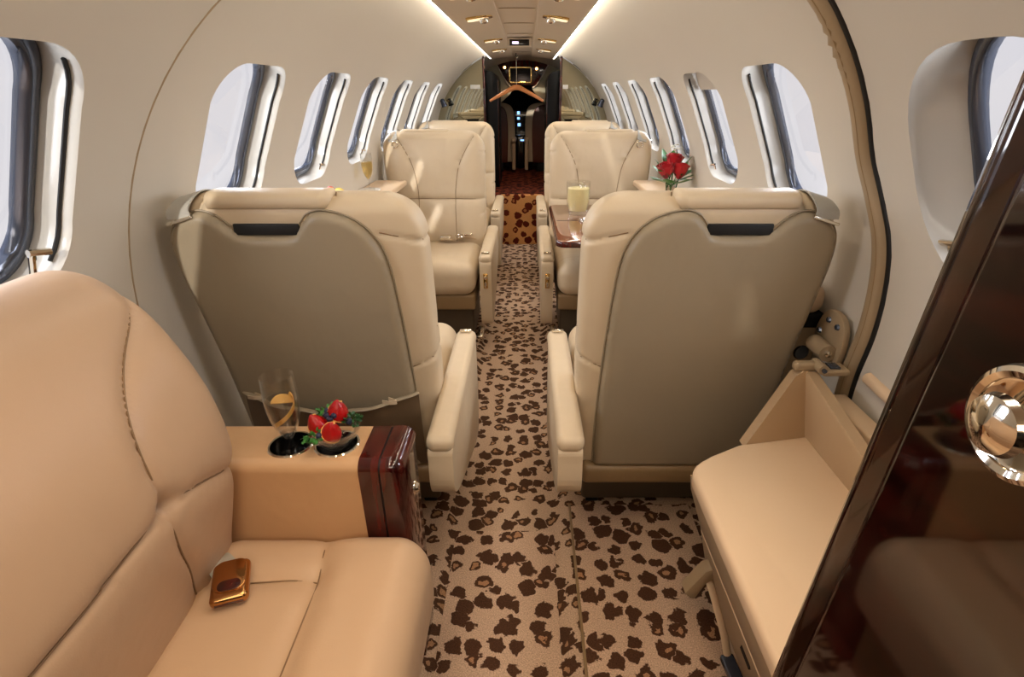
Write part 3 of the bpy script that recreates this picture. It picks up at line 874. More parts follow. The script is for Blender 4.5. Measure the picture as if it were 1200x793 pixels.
# ================================================================= armrest console with wooden end
t = thing('armrest_console', 'tan leather console with two cup wells and a red wood end beside the divan', 'armrest console', (-0.45, 0.865, 0))
o_ = np.array([-0.45, 0.865, 0])
CY0, CY1, CT = 0.804, 0.935, 0.585
H1, H2 = (-0.434, 0.868), (-0.343, 0.870)
def cprof(x, grow=0.0):
    r = 0.022
    pts = [(CY0 - 0.006 - grow, 0.031), (CY0 - grow, 0.30), (CY0 - grow, CT - r + grow)]
    for a in np.linspace(PI, PI / 2, 7)[1:]: pts.append((CY0 + r + (r + grow) * math.cos(a), CT - r + (r + grow) * math.sin(a)))
    pts += [(CY1 - 0.006, CT + grow), (CY1 + grow, CT - 0.006 + grow), (CY1 + grow, 0.031)]
    return np.array([(x, p[0], p[1]) for p in pts])
body = loft([cprof(-0.665), cprof(-0.285)], True, True, True)
# top plate cut for the wells
ctr = [[(H1[0] + 0.040 * math.cos(a), H1[1] + 0.040 * math.sin(a)) for a in np.linspace(0, 2 * PI, 32, endpoint=False)],
       [(H2[0] + 0.040 * math.cos(a), H2[1] + 0.040 * math.sin(a)) for a in np.linspace(0, 2 * PI, 32, endpoint=False)]]
P, F = cdt(dense([(-0.665, CY0 + 0.021), (-0.285, CY0 + 0.021), (-0.285, CY1 - 0.005), (-0.665, CY1 - 0.005)], 0.03), ctr, 0.025)
# remove the solid top strip from the body, replace by the plate
Vb, Fb = body
keep = []
for f in Fb:
    c = Vb[list(f)].mean(0)
    if len(f) == 4 and abs(c[2] - CT) < 0.003 and CY0 + 0.03 < c[1] < CY1 - 0.01: continue
    keep.append(f)
obj('body', loc(cat((Vb, keep), (np.c_[P, np.full(len(P), CT)], F))), M['console'], t)
for i, h in enumerate((H1, H2)):
    cup = lathe([(0.0, -0.034), (0.036, -0.034), (0.038, -0.030), (0.0395, 0.0)], 32, False)
    co = obj('cup_well', loc(xf(cup, (h[0], h[1], CT))), M['gloss_black'], t)
    rimp = lathe([(0.0385, -0.003), (0.0395, 0.0015), (0.0425, 0.0022), (0.0445, 0.0)], 40, False)
    obj('well_rim', loc(xf(rimp, (h[0], h[1], CT))), M['chrome'], co)
wd_ = obj('wood_end', loc(loft([cprof(-0.285, 0.002), cprof(-0.247, 0.002)], True, True, True)), M['mahogany'], t)
obj('wood_groove', loc(loft([cprof(-0.247, -0.001), cprof(-0.243, -0.001)], True, True, True)), M['black'], wd_)
cap = [cprof(-0.243, 0.002), cprof(-0.228, 0.004), cprof(-0.212, 0.001), cprof(-0.203, -0.008), cprof(-0.199, -0.018)]
obj('wood_cap', loc(loft(cap, True, True, True)), M['mahogany'], wd_)
for yy_, zz_ in ((0.875, 0.47), (0.862, 0.25)):
    lt = obj('push_latch', loc(xf(cat(lathe([(0, 0.009), (0.009, 0.008), (0.012, 0.002), (0.015, 0.001), (0.016, -0.002)], 20)), (-0.198, yy_, zz_), (0, PI / 2, 0))), M['chrome'], t)

# ================================================================= moulded step box (right foreground)
t = thing('moulded_step_box', 'beige moulded bench box with raised back on the right beside the glossy door', 'bench box', (0.52, 0.55, 0))
o_ = np.array([0.52, 0.55, 0])
# top slab
top = [(0.380, -0.35), (0.695, -0.35), (0.695, 1.02), (0.62, 1.005), (0.515, 0.985), (0.440, 0.945), (0.412, 0.926), (0.392, 0.908), (0.382, 0.885)]
obj('lid', loc(prism(top, 'z', 0.462, 0.502, 0.014, 4)), M['plastic'], t)
def step_wall():
    rings = []
    for y, zt in ((-0.35, 0.53), (0.40, 0.565), (0.78, 0.605), (1.035, 0.658)):
        rings.append(np.array([(0.678, y, 0.47), (0.676, y, 0.505), (0.655, y, zt - 0.006), (0.658, y, zt), (0.682, y, zt), (0.687, y, zt - 0.006), (0.700, y, 0.30), (0.680, y, 0.30)]))
    return loft(rings, True, True, True)
# raised back: long wall plus sloping end wall
obj('back_wall', loc(step_wall()), M['plastic_back_shaded'], t)
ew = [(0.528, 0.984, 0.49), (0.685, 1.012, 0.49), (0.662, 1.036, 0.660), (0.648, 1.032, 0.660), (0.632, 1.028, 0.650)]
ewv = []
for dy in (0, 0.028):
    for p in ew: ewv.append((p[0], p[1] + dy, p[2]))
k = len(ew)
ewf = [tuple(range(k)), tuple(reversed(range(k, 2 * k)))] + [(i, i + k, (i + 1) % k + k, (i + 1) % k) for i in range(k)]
obj('end_wall', loc((np.array(ewv), ewf)), M['plastic_back_shaded'], t, sharp=20)
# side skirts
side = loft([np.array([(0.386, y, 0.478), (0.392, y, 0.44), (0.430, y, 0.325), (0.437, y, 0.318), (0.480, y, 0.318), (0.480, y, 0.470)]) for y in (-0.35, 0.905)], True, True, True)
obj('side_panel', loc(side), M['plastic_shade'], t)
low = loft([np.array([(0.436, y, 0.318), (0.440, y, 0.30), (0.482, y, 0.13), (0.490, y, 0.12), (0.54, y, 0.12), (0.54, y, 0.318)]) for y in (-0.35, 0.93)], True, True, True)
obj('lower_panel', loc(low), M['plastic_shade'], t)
obj('panel_slot', loc(xf(bx(-0.003, 0.003, -0.022, 0.022, -0.006, 0.006, 0.001), (0.4545, 0.66, 0.245), (0, math.radians(13), 0))), M['black'], t)
obj('bead', loc(tube([(0.434, -0.35, 0.320), (0.434, 0.905, 0.320)], 0.004, 8)), M['plastic'], t)
obj('base_plinth', loc(cat(bx(0.53, 0.70, -0.34, 1.02, 0.03, 0.46, 0.01))), M['black'], t)
obj('floor_rail', loc(cat(bx(0.505, 0.535, -0.34, 0.90, 0.032, 0.060, 0.004))), M['plastic'], t)
hg = obj('hinge', loc(cat(rbox(0.05, 0.022, 0.022, 0.008, 0.03, 3, (0.655, 1.045, 0.668)), xf(tube([(0, -0.02, 0), (0, 0.02, 0)], 0.011, 14), (0.682, 1.035, 0.672)), rbox(0.06, 0.045, 0.014, 0.005, 0.03, 2, (0.712, 1.035, 0.664)))), M['plastic_shade'], t)
obj('hinge_pin', loc(cat(xf(tube([(0, -0.026, 0), (0, 0.026, 0)], 0.005, 10), (0.682, 1.035, 0.672)), rbox(0.022, 0.026, 0.004, 0.001, 0.02, 1, (0.712, 1.035, 0.673)))), M['rim'], hg)
br = obj('folding_bracket', loc(prism([(0.400, 0.17), (0.440, 0.24), (0.465, 0.25), (0.470, 0.225), (0.445, 0.20), (0.425, 0.15)], 'y', 0.86, 0.895, 0.004, 2)), M['plastic_shade'], t)
obj('folding_arm', loc(tube(catmull([(0.455, 0.868, 0.205), (0.465, 0.84, 0.17), (0.478, 0.80, 0.12), (0.485, 0.77, 0.075)], 6), 1, 10, False, (0.010, 0.005))), M['plastic'], t)
lt = obj('latch', loc(xf(rbox(0.030, 0.085, 0.016, 0.004, 0.03, 2), (0.487, 0.735, 0.072), (0.1, 0, 0.12))), M['rim'], t)
obj('latch_hook', loc(cat(xf(tube([(0, 0.03, 0), (0, 0, 0.005), (0, -0.05, -0.01)], 0.005, 8), (0.505, 0.725, 0.085)), xf(lathe([(0, 0.006), (0.007, 0.004), (0.007, 0)], 12), (0.487, 0.705, 0.08)))), M['chrome'], lt)

# rail of the wall-side frame behind the box, and the hinge bracket on the wall
struct('trim_4', bx(0.716, 0.762, -0.3, 1.04, 0.50, 0.600, 0.006), M['plastic'])
struct('trim_9', bx(0.701, 0.716, -0.3, 1.03, 0.40, 0.575, 0.002), M['black'])  # black strip standing in for the dark of the gap beside the rail
t = thing('wall_hinge_bracket', 'beige cast metal hinge bracket bolted on the wall beside the right seat', 'bracket', (0.735, 1.135, 0.70))
o_ = np.array([0.735, 1.135, 0.70])
obj('plate', prism([tuple(p) for p in catmull([(-0.055, -0.05), (-0.060, 0.02), (-0.035, 0.058), (0.02, 0.060), (0.05, 0.02), (0.055, -0.03), (0.02, -0.06), (-0.02, -0.06)], 4, True)], 'x', 0.010, 0.026, 0.004, 2), M['plastic_shade'], t)
obj('hinge_boss', tube([(-0.006, -0.045, -0.025), (-0.006, 0.02, -0.025)], 0.020, 18), M['plastic_shade'], t)
obj('boss_pin', xf(lathe([(0, 0.006), (0.008, 0.004), (0.009, 0)], 14), (-0.006, -0.045, -0.025), (PI / 2, 0, 0)), M['chrome'], t)
for a, b in ((-0.03, 0.035), (0.008, 0.038), (0.035, -0.0)):
    obj('bolt', xf(lathe([(0, 0.006), (0.006, 0.005), (0.008, 0.0)], 8), (0.010, a, b), (0, -PI / 2, 0)), M['rim'], t)

# beige stub of the side ledge behind the right seat, its dark end and socket
t = thing('side_console', 'short beige wall console end with a dark socket showing behind the right seat', 'side console', (0.735, 1.27, 0.60))
obj('pad', rbox(0.065, 0.18, 0.075, 0.03, 0.04, 5, (0.0, 0.02, 0.16)), M['plastic'], t)
obj('support', bx(-0.034, 0.034, -0.06, 0.1, -0.15, 0.125, 0.006), M['plastic_shade'], t)
obj('shadow_gap', bx(-0.036, 0.036, -0.066, 0.1, 0.09, 0.126, 0.003), M['black'], t)
obj('socket', xf(lathe([(0, 0.004), (0.017, 0.004), (0.020, 0.0)], 20), (0.0, -0.061, 0.02), (PI / 2, 0, 0)), M['gloss_black'], t)

# ================================================================= door seal on the right wall
SEAL = [(1.060, -0.55), (1.046, -0.30), (1.044, -0.158), (1.030, -0.046), (1.034, 0.068), (1.045, 0.155), (1.071, 0.236), (1.088, 0.320), (1.067, 0.424), (1.048, 0.508), (1.034, 0.574), (1.024, 0.624), (1.02, 0.72), (1.02, 0.88)]
SEAL = [(y + 0.014, s) for y, s in SEAL]
struct('trim_5', wall_strip(SEAL, 1, 0.020, 0.018, 6, True), M['plastic_shade'], sharp=0)
struct('trim_6', wall_strip([(y - 0.026, s) for y, s in SEAL], 1, 0.008, 0.006, 3), M['black'], sharp=0)
st = wall_strip([(y - 0.008, s) for y, s in SEAL], 1, 0.0012, 0.0185, 2)
struct('trim_7', st, M['leather_dark'], sharp=0)
# moulded lip of the hatch below its window
struct('trim_8', wall_strip([(0.995, -0.135), (0.85, -0.14), (0.4, -0.14), (-0.3, -0.14)], 1, 0.014, 0.016, 4), M['plastic'], sharp=0)

# ================================================================= glossy door leaf (right edge of the photo)
t = thing('glossy_wood_door', 'dark glossy mahogany door leaf standing at the right edge of the photo', 'door', (0.27, 0.30, 0))
o_ = np.array([0.27, 0.30, 0])
DL = 0.55
def dx(z): return 0.278
def dy_(z): return 0.3135 - 0.083 * (z - 0.95)
rings = []
for z in np.linspace(0.035, 1.44, 24):
    x0, y1 = dx(z), dy_(z)
    sec = [(x0, y1 - DL), (x0, y1 - 0.030), (x0, y1 - 0.028), (x0, y1 - 0.026), (x0 + 0.0015, y1 - 0.022), (x0 - 0.003, y1 - 0.016), (x0 - 0.005, y1 - 0.010), (x0 - 0.002, y1 - 0.003), (x0 + 0.006, y1), (x0 + 0.02, y1), (x0 + 0.026, y1 - 0.006), (x0 + 0.026, y1 - DL)]
    rings.append(np.array([(p[0], p[1], z) for p in sec]))
obj('door_leaf', loc(loft(rings, True, True, True)), M['dark_wood'], t, sharp=50)
hy, hz = 0.2185, 1.0717
hx = dx(hz)
def hl(vf): return loc(xf(vf[0:2], (hx, hy, hz), (0, -PI / 2, 0), (0.89, 0.89, 0.74)))
h = obj('handle_ring', hl(lathe([(0.0255, -0.002), (0.0265, 0.004), (0.0300, 0.006), (0.0330, 0.004), (0.0345, -0.001)], 48, False)), M['chrome'], t)
obj('handle_bowl', hl(lathe([(0.0, 0.0005), (0.024, 0.0008), (0.0262, 0.002)], 40)), M['chrome'], h)
obj('handle_knob', hl(xf(lathe([(0.010, 0.0), (0.010, 0.006), (0.0165, 0.010), (0.0185, 0.015), (0.0165, 0.020), (0.010, 0.0235), (0.0, 0.0245)], 32, False), (0, 0, 0))), M['chrome'], h)

# ================================================================= floor mats
t = tag(obj('floor_mat', prism([(0.168, -0.6), (0.505, -0.6), (0.512, 0.5), (0.545, 1.10), (0.548, 1.30), (0.172, 1.30)], 'z', 0.0292, 0.0375, 0.003, 2), M['carpet_mat']), 'leopard print mat with corded edge lying before the right-hand seat', 'floor mat')
obj('edge_cord', tube([(0.167, -0.6, 0.036), (0.171, 1.30, 0.036)], 0.004, 8), M['leather_dark'], t)
t = tag(obj('aisle_runner', prism([(-0.180, -0.6), (0.118, -0.6), (0.118, 1.22), (-0.180, 1.22)], 'z', 0.0008, 0.0065, 0.002, 2), M['carpet_mat']), 'near section of leopard print runner in the sunken aisle beside the divan', 'carpet runner')
# ================================================================= side ledges and table
for side in (-1, 1):
    nm = 'left' if side < 0 else 'right'
    t = thing('side_ledge', 'narrow beige ledge along the %s wall under the windows, %s' % (nm, 'holding the far flute' if side < 0 else 'holding the rose vase'), 'ledge', (side * 0.68, 1.4, 0))
    def sx(x): return (x - 0.68) * side
    a, b = sorted((sx(0.600), sx(0.767)))
    obj('ledge_top', bx(a, b, 0.0, 1.50, 0.772, 0.800, 0.010, 0.1, 4), M['plastic'], t)
    a, b = sorted((sx(0.712), sx(0.766)))
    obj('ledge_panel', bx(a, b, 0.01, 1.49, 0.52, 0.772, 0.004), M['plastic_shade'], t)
    a, b = sorted((sx(0.700), sx(0.714)))
    obj('shadow_line', bx(a, b, 0.01, 1.49, 0.755, 0.768, 0.002), M['black'], t)

t = thing('fold_out_table', 'glossy walnut fold-out table before the right seat holding the juice glass', 'table', (0.37, 2.38, 0.70))
tp = obj('table_top', xf(prism(rrect(0, 0, 0.43, 0.74, 0.035, 6), 'z', -0.026, 0.0, 0.006, 3), (0, 0, 0)), M['walnut'], t)
obj('hinge_line', bx(-0.20, 0.20, -0.003, 0.003, -0.001, 0.0006, 0.0005), M['black'], tp)
obj('table_rim', tube([(p[0], p[1], -0.014) for p in rrect(0, 0, 0.436, 0.746, 0.038, 6)], 1, 8, True, (0.004, 0.011)), M['mahogany'], t)
obj('support_arm', bx(0.15, 0.255, -0.03, 0.03, -0.06, -0.026, 0.006), M['rim'], t)

# ---- glasses
def flute_prof(h=0.19, rb=0.029, rr=0.030):
    outer = [(rb, 0.0), (rb, 0.0018), (0.012, 0.005), (0.005, 0.014), (0.0045, 0.040), (0.007, 0.050), (0.016, 0.066), (0.025, 0.088), (0.030, 0.115), (0.0315, 0.140), (rr, h)]
    inner = [(rr - 0.0013, h), (0.030, 0.140), (0.0285, 0.115), (0.0235, 0.088), (0.0145, 0.068), (0.004, 0.055), (0.0, 0.054)]
    return outer, inner
def make_flute(label, loc_, liquid, lvl, twist):
    t = thing('champagne_flute', label, 'glass', loc_)
    o, i = flute_prof()
    P = resample(catmull([(0.0, 0.0)] + o, 4), 0.004, False); Q = resample(catmull(i, 4), 0.004, False)
    obj('flute_glass', lathe(list(map(tuple, P)) + list(map(tuple, Q)), 36, True, True), M['glass'], t, sharp=50)
    lq = [(r * 0.97, z) for r, z in map(tuple, Q[::-1]) if z <= lvl]
    lq = lq + [(lq[-1][0], lvl), (0.0, lvl)]
    obj('sparkling_wine', lathe(lq, 32, True, True), liquid, t, sharp=50)
    if twist:
        pts = [(0.021 * math.cos(a), 0.021 * math.sin(a), 0.086 + 0.055 * k) for k, a in ((q, -2.4 + 3.6 * q) for q in np.linspace(0, 1, 24))]
        obj('peel_twist', ribbon(pts, (0, 0, 1), 0.008, 0.0015), M['peel'], t)
        obj('citrus_slice', xf(prism([(0.021 * math.cos(a), 0.021 * math.sin(a)) for a in np.linspace(0, PI, 16)], 'z', -0.001, 0.001, 0.0004), (0, 0.002, 0.128), (0.5, 0.15, 0.4)), M['peel'], t)
    return t
M['peel'] = mat('citrus_peel', srgb(226, 176, 90), 0.5)
M['juice'] = mat('pale_juice', srgb(240, 224, 168), 0.25)
M['berry_red'] = mat('strawberry_red', srgb(170, 12, 14), 0.3, coat=0.2, var=(60, 0.35), bump=(260, 0.5, 0.002))
M['seed'] = mat('seed_yellow', srgb(240, 186, 104), 0.4)
M['blue'] = mat('blueberry', srgb(34, 36, 62), 0.45, var=(60, 0.25))
M['leaf'] = mat('leaf_green', srgb(58, 122, 48), 0.4, var=(30, 0.3))
M['leaf_dark'] = mat('leaf_dark', srgb(34, 78, 34), 0.4, var=(30, 0.3))
M['rose'] = mat('rose_red', srgb(186, 14, 26), 0.45, var=(25, 0.25), sheen=0.3)
M['lining'] = mat('olive_lining', srgb(150, 142, 116), 0.6)
M['white_flower'] = mat('white_flower', srgb(232, 234, 220), 0.6)
M['lemon'] = mat('lemon', srgb(246, 208, 70), 0.4)
M['lemon_flesh'] = mat('lemon_flesh', srgb(248, 232, 150), 0.35)
M['china'] = mat('white_china', srgb(240, 238, 234), 0.2, coat=0.4)

make_flute('sparkling wine flute with an orange peel twist standing in the console cup well', (H1[0], H1[1], CT - 0.034), M['water'], 0.138, True)
f2 = make_flute('golden sparkling wine flute on the left ledge far behind the seats', (-0.712, 2.586, 0.8035), M['wine_far'], 0.145, False)
f2.scale = (0.86, 0.86, 0.86)
tag(obj('coaster', xf(lathe([(0.0, 0.0), (0.050, 0.0), (0.052, 0.0015), (0.050, 0.0035), (0.0, 0.003)], 32), (-0.712, 2.586, 0.7998)), M['china']), 'round white coaster under the far flute on the left ledge', 'coaster')

# dessert glass of berries in the second well
t = bowl0 = thing('dessert_bowl', 'scalloped clear glass bowl of berries standing in the console cup well', 'bowl', (H2[0], H2[1], CT - 0.034))
def bowl_ring(r, z, wav, n=48):
    a = np.linspace(0, 2 * PI, n, endpoint=False)
    rr = r * (1 + wav * np.cos(8 * a)); return np.stack([rr * np.cos(a), rr * np.sin(a), z + 0.10 * wav * r * np.cos(8 * a) * 4], 1)
pr_ = [(0.001, 0.001, 0), (0.026, 0.001, 0), (0.027, 0.004, 0), (0.010, 0.010, 0), (0.009, 0.020, 0), (0.020, 0.030, 0.02), (0.036, 0.046, 0.04), (0.046, 0.066, 0.05), (0.049, 0.074, 0.06), (0.0465, 0.074, 0.06), (0.043, 0.066, 0.05), (0.033, 0.049, 0.04), (0.017, 0.034, 0.0), (0.001, 0.033, 0)]
obj('glass_bowl', loft([bowl_ring(*q) for q in pr_], True, True, True), M['glass'], t, sharp=50)
bz = CT - 0.034 + 0.074
def berry_r(u, R):
    if u < 0.3: return R * math.sqrt(max(0, 1 - ((0.3 - u) / 0.302) ** 2)) + 0.0003
    t = (u - 0.3) / 0.7
    return R * max(0.0, 1 - t ** 1.7) ** 0.85 + 0.0003
def berry_shape(L=0.048, R=0.0185):
    n = 28; pr = []
    for k in range(15):
        u = k / 14; r = berry_r(u, R)
        pr.append((max(r, 0.0004), L * (u - 0.5)))
    V, F = lathe(pr, n, True, True)
    return V, F
def seeds(L=0.048, R=0.0185):
    parts = []
    for k in range(60):
        u = 0.08 + 0.86 * ((k * 0.618) % 1); a = k * 2.399
        r = berry_r(u, R)
        parts.append(xf(rbox(0.0018, 0.0018, 0.0030, 0.0006, 1, 1), (r * math.cos(a), r * math.sin(a), L * (u - 0.5)), (0, 0, a)))
    return cat(*parts)
sb = None
BB = [((-0.031, -0.004, 0.014), (0.05, -0.35, 0.4), 'strawberry at the left of the glass bowl, pale at its shoulder', 1.05),
      ((0.006, 0.016, 0.032), (0.1, 0.12, 0.0), 'strawberry standing tallest at the back of the glass bowl', 1.1),
      ((0.004, -0.026, 0.012), (0.35, 0.15, 0.3), 'strawberry lying at the front of the glass bowl', 1.05)]
for (dx_, dy2, dz), rot, lab, s in BB:
    p = (H2[0] + dx_, H2[1] + dy2, bz + dz - 0.004)
    if sb is None:
        sb = thing('strawberry', lab, 'strawberry', p, 0, 'strawberries in the glass bowl')
        obj('flesh', berry_shape(), M['berry_red'], sb, sharp=0); obj('seeds', seeds(), M['seed'], sb)
        b = sb
    else: b = dup(sb, p, None, lab)
    b.rotation_euler = rot; b.scale = (s, s, s)
bl0 = None
for k, (dx_, dy2, dz, lab) in enumerate([(-0.012, 0.004, 0.024, 'blueberry between left strawberry and tall back strawberry'), (-0.004, -0.004, 0.021, 'blueberry at the centre of the bowl among the three strawberries'), (-0.015, 0.016, 0.026, 'blueberry at the back left of the bowl by the green garnish'),
                                  (-0.016, -0.036, 0.004, 'blueberry at the front left rim of the glass bowl'), (0.031, 0.000, 0.012, 'blueberry at the right rim of the bowl by the green leaves'), (0.004, 0.000, 0.026, 'blueberry tucked just under the tall back strawberry')]):
    p = (H2[0] + dx_, H2[1] + dy2, bz + dz)
    if bl0 is None:
        bl0 = thing('blueberry', lab, 'blueberry', p, 0, 'blueberries in the glass bowl')
        obj('skin', lathe([(0.0005, -0.0062), (0.004, -0.005), (0.0066, -0.001), (0.0066, 0.0015), (0.0045, 0.005), (0.0028, 0.0058), (0.0022, 0.0048), (0.0004, 0.0045)], 18), M['blue'], bl0)
        obj('crown', lathe([(0.0022, 0.0054), (0.0034, 0.0066), (0.0030, 0.0054)], 10, False), M['blue'], bl0)
    else:
        b = dup(bl0, p, None, lab); b.rotation_euler = (0.5 * k, 0.3 * k, k)
def sprig(n, rad, size, seed):
    r = random.Random(seed); parts = []
    for k in range(n):
        a = r.uniform(0, 2 * PI); d = rad * math.sqrt(r.random()); z = r.uniform(0, rad * 0.9)
        lf = np.array([(0, 0, 0), (0.4, 0.45, 0.1), (0.15, 0.6, 0.12), (0.35, 0.9, 0.1), (0.0, 1.1, 0.05), (-0.35, 0.9, 0.1), (-0.15, 0.6, 0.12), (-0.4, 0.45, 0.1)]) * size
        parts.append(xf((lf, [(0, 1, 2), (0, 2, 6), (2, 3, 4), (2, 4, 6), (4, 5, 6), (6, 7, 0)]), (d * math.cos(a), d * math.sin(a), z), (r.uniform(-1, 1), r.uniform(-0.8, 0.8), a - PI / 2)))
    return cat(*parts)
for p, lab, sd, mm in (((-0.020, 0.020, 0.016), 'parsley sprig at the back left of the berries', 3, 'leaf'), ((0.037, 0.006, 0.006), 'parsley sprig hanging over the right rim of the bowl', 4, 'leaf_dark'), ((-0.028, -0.036, -0.006), 'pale parsley sprig at the front left of the bowl', 5, 'leaf')):
    tag(obj('parsley_sprig', xf(sprig(60, 0.014, 0.009, sd), (0, 0, 0)), M[mm]), lab, 'garnish', 'garnish on the berries').location = (H2[0] + p[0], H2[1] + p[1], bz + p[2])

# berries on the far left ledge
b = dup(sb, (-0.672, 1.965, 0.899), None, 'strawberry peeping over the left seat back, in the far bowl on the left ledge', (1.4, 0.3, 0.6)); b['group'] = 'strawberries in the far bowl'; b.scale = (0.85,) * 3
def lemon_slice(name, label, p, rot, s=1.0):
    t = thing(name, label, 'lemon', p); t.rotation_euler = rot; t.scale = (s, s, s)
    a = np.linspace(0, PI, 20)
    outl = [(0.024 * math.cos(x), 0.024 * math.sin(x)) for x in a]
    obj('rind', prism(outl, 'y', -0.005, 0.005, 0.001), M['lemon'], t)
    obj('flesh', prism([(p_[0] * 0.86, p_[1] * 0.86 + 0.001) for p_ in outl], 'y', -0.0056, 0.0056, 0.0005), M['lemon_flesh'], t)
    return t
lemon_slice('lemon_wedge', 'pale lemon wedge in the far bowl on the left ledge beside a strawberry', (-0.645, 1.965, 0.886), (0, 0, 0.3), 0.9)
tag(obj('parsley_sprig', sprig(50, 0.013, 0.009, 9), M['leaf_dark']), 'dark parsley sprig in the far bowl on the left ledge', 'garnish').location = (-0.703, 1.965, 0.887)
dup(bowl0, (-0.676, 1.965, 0.8003), None, 'second glass bowl of fruit, on the left ledge mostly behind the left seat back')

# ---- juice tumbler, dish on the table
TX, TY = 0.278, 2.53
t = thing('juice_tumbler', 'faceted glass tumbler of pale cloudy juice standing on the walnut table', 'glass', (TX, TY, 0.7005)); t.scale = (1.12, 1.12, 1.12)
def fac(r, z, n=40): 
    a = np.linspace(0, 2 * PI, n, endpoint=False); rr = r * (1 - 0.018 * np.abs(np.sin(5 * a))); return np.stack([rr * np.cos(a), rr * np.sin(a), np.full(n, z)], 1)
obj('tumbler_glass', loft([fac(0.001, 0), fac(0.036, 0), fac(0.042, 0.012), fac(0.048, 0.05), fac(0.050, 0.132), fac(0.0475, 0.132), fac(0.0455, 0.05), fac(0.038, 0.014), fac(0.001, 0.012)], True, True, True), M['glass'], t, sharp=50)
obj('juice', loft([fac(0.001, 0.0125), fac(0.037, 0.0145), fac(0.0445, 0.05), fac(0.0460, 0.105), fac(0.001, 0.105)], True, True, True), M['juice'], t, sharp=50)
ice = None
for k, (a, b_) in enumerate([(-0.015, 0.01), (0.018, -0.012), (0.008, 0.02)]):
    obj('ice_cube', xf(rbox(0.022, 0.022, 0.022, 0.004, 0.02, 2), (a, b_, 0.112), (0.4 * k, 0.3, k)), M['glass'], t)
t = thing('crystal_dish', 'small cut glass dish on the walnut table beside the right seat back', 'dish', (0.325, 2.25, 0.7005))
def dish_ring(r, z, n=48):
    a = np.linspace(0, 2 * PI, n, endpoint=False); rr = r * (1 + 0.05 * np.cos(12 * a)); return np.stack([rr * np.cos(a), rr * np.sin(a), np.full(n, z)], 1)
obj('dish_glass', loft([dish_ring(0.001, 0), dish_ring(0.04, 0), dish_ring(0.062, 0.018), dish_ring(0.070, 0.030), dish_ring(0.066, 0.030), dish_ring(0.058, 0.020), dish_ring(0.036, 0.006), dish_ring(0.001, 0.006)], True, True, True), M['glass'], t, sharp=50)
lemon_slice('lemon_wedge', 'lemon wedge resting in the cut glass dish on the walnut table', (0.31, 2.245, 0.712), (0.3, 0.1, -0.5), 1.15)

# ---- roses
VX, VY, VZ = 0.672, 2.40, 0.8003
t = thing('rose_vase', 'small clear bud vase of red roses on the right ledge', 'vase', (VX, VY, VZ))
obj('vase_glass', lathe([(0.001, 0), (0.024, 0), (0.026, 0.01), (0.022, 0.05), (0.026, 0.075), (0.0245, 0.075), (0.020, 0.05), (0.023, 0.012), (0.001, 0.01)], 28, True, True), M['glass'], t, sharp=50)
obj('vase_water', lathe([(0.001, 0.011), (0.0225, 0.013), (0.0198, 0.045), (0.001, 0.045)], 24, True, True), M['water'], t)
def petal(ang, r0, h, flare, width):
    rows = []
    for v in np.linspace(0, 1, 8):
        r = r0 * (0.30 + 0.85 * math.sin(min(1.0, v * 1.15) * PI * 0.60)) + flare * v ** 7
        w = width * (0.55 + 0.45 * math.sin(v * PI * 0.75))
        row = []
        for u in np.linspace(-1, 1, 9):
            a = ang + u * w; zz = h * v * (1 - 0.10 * u * u * v)
            rr = r + 0.10 * r * abs(u) ** 3 * v
            row.append((rr * math.cos(a), rr * math.sin(a), zz))
        rows.append(np.array(row))
    return loft(rows, False)
def rose_head(seed):
    r = random.Random(seed); parts = []
    for lay, (n, r0, h, fl, w) in enumerate([(2, 0.007, 0.050, 0.0, 2.0), (3, 0.013, 0.053, 0.001, 1.3), (4, 0.018, 0.051, 0.003, 1.1), (5, 0.0215, 0.046, 0.006, 0.95)]):
        for k in range(n): parts.append(petal(2 * PI * k / n + lay * 0.7 + r.uniform(-.15, .15), r0, h, fl, w))
    return cat(*parts)
def leaf(L, W):
    rows = []
    for v in np.linspace(0, 1, 9):
        w = W * math.sin(PI * v ** 0.8) ** 0.9 + 0.0003
        rows.append(np.array([(-w, L * v, 0.25 * w + 0.12 * L * v * v), (0, L * v, 0.12 * L * v * v), (w, L * v, 0.25 * w + 0.12 * L * v * v)]))
    return loft(rows, False)
R0 = None
for k, (dx_, dy2, dz, lab, rot) in enumerate([(-0.030, -0.016, 0.082, 'left bloom of the three red roses in the bud vase', (0.15, -0.15, 0)), (0.002, 0.014, 0.116, 'topmost bloom of the three red roses in the bud vase', (0.1, 0.0, 1.0)), (0.024, -0.022, 0.080, 'right-hand lower bloom of the three red roses in the bud vase', (0.15, 0.1, 2.0))]):
    p = (VX + dx_, VY + dy2, VZ + dz)
    if R0 is None:
        R0 = thing('red_rose', lab, 'rose', p, 0, 'red roses in the vase')
        obj('petals', rose_head(1), M['rose'], R0, sharp=0)
        obj('sepals', cat(*[xf(leaf(0.03, 0.006), (0, 0, -0.002), (0.6, 0, a)) for a in np.linspace(0, 2 * PI, 5, endpoint=False)]), M['leaf_dark'], R0)
        obj('stem', tube([(0, 0, 0.002), (0.002, 0.004, -0.03), (0.004, 0.006, -0.062)], 0.0022, 6), M['leaf_dark'], R0)
        b = R0
    else: b = dup(R0, p, None, lab)
    b.rotation_euler = rot; b.scale = (1.28,) * 3
lv = []
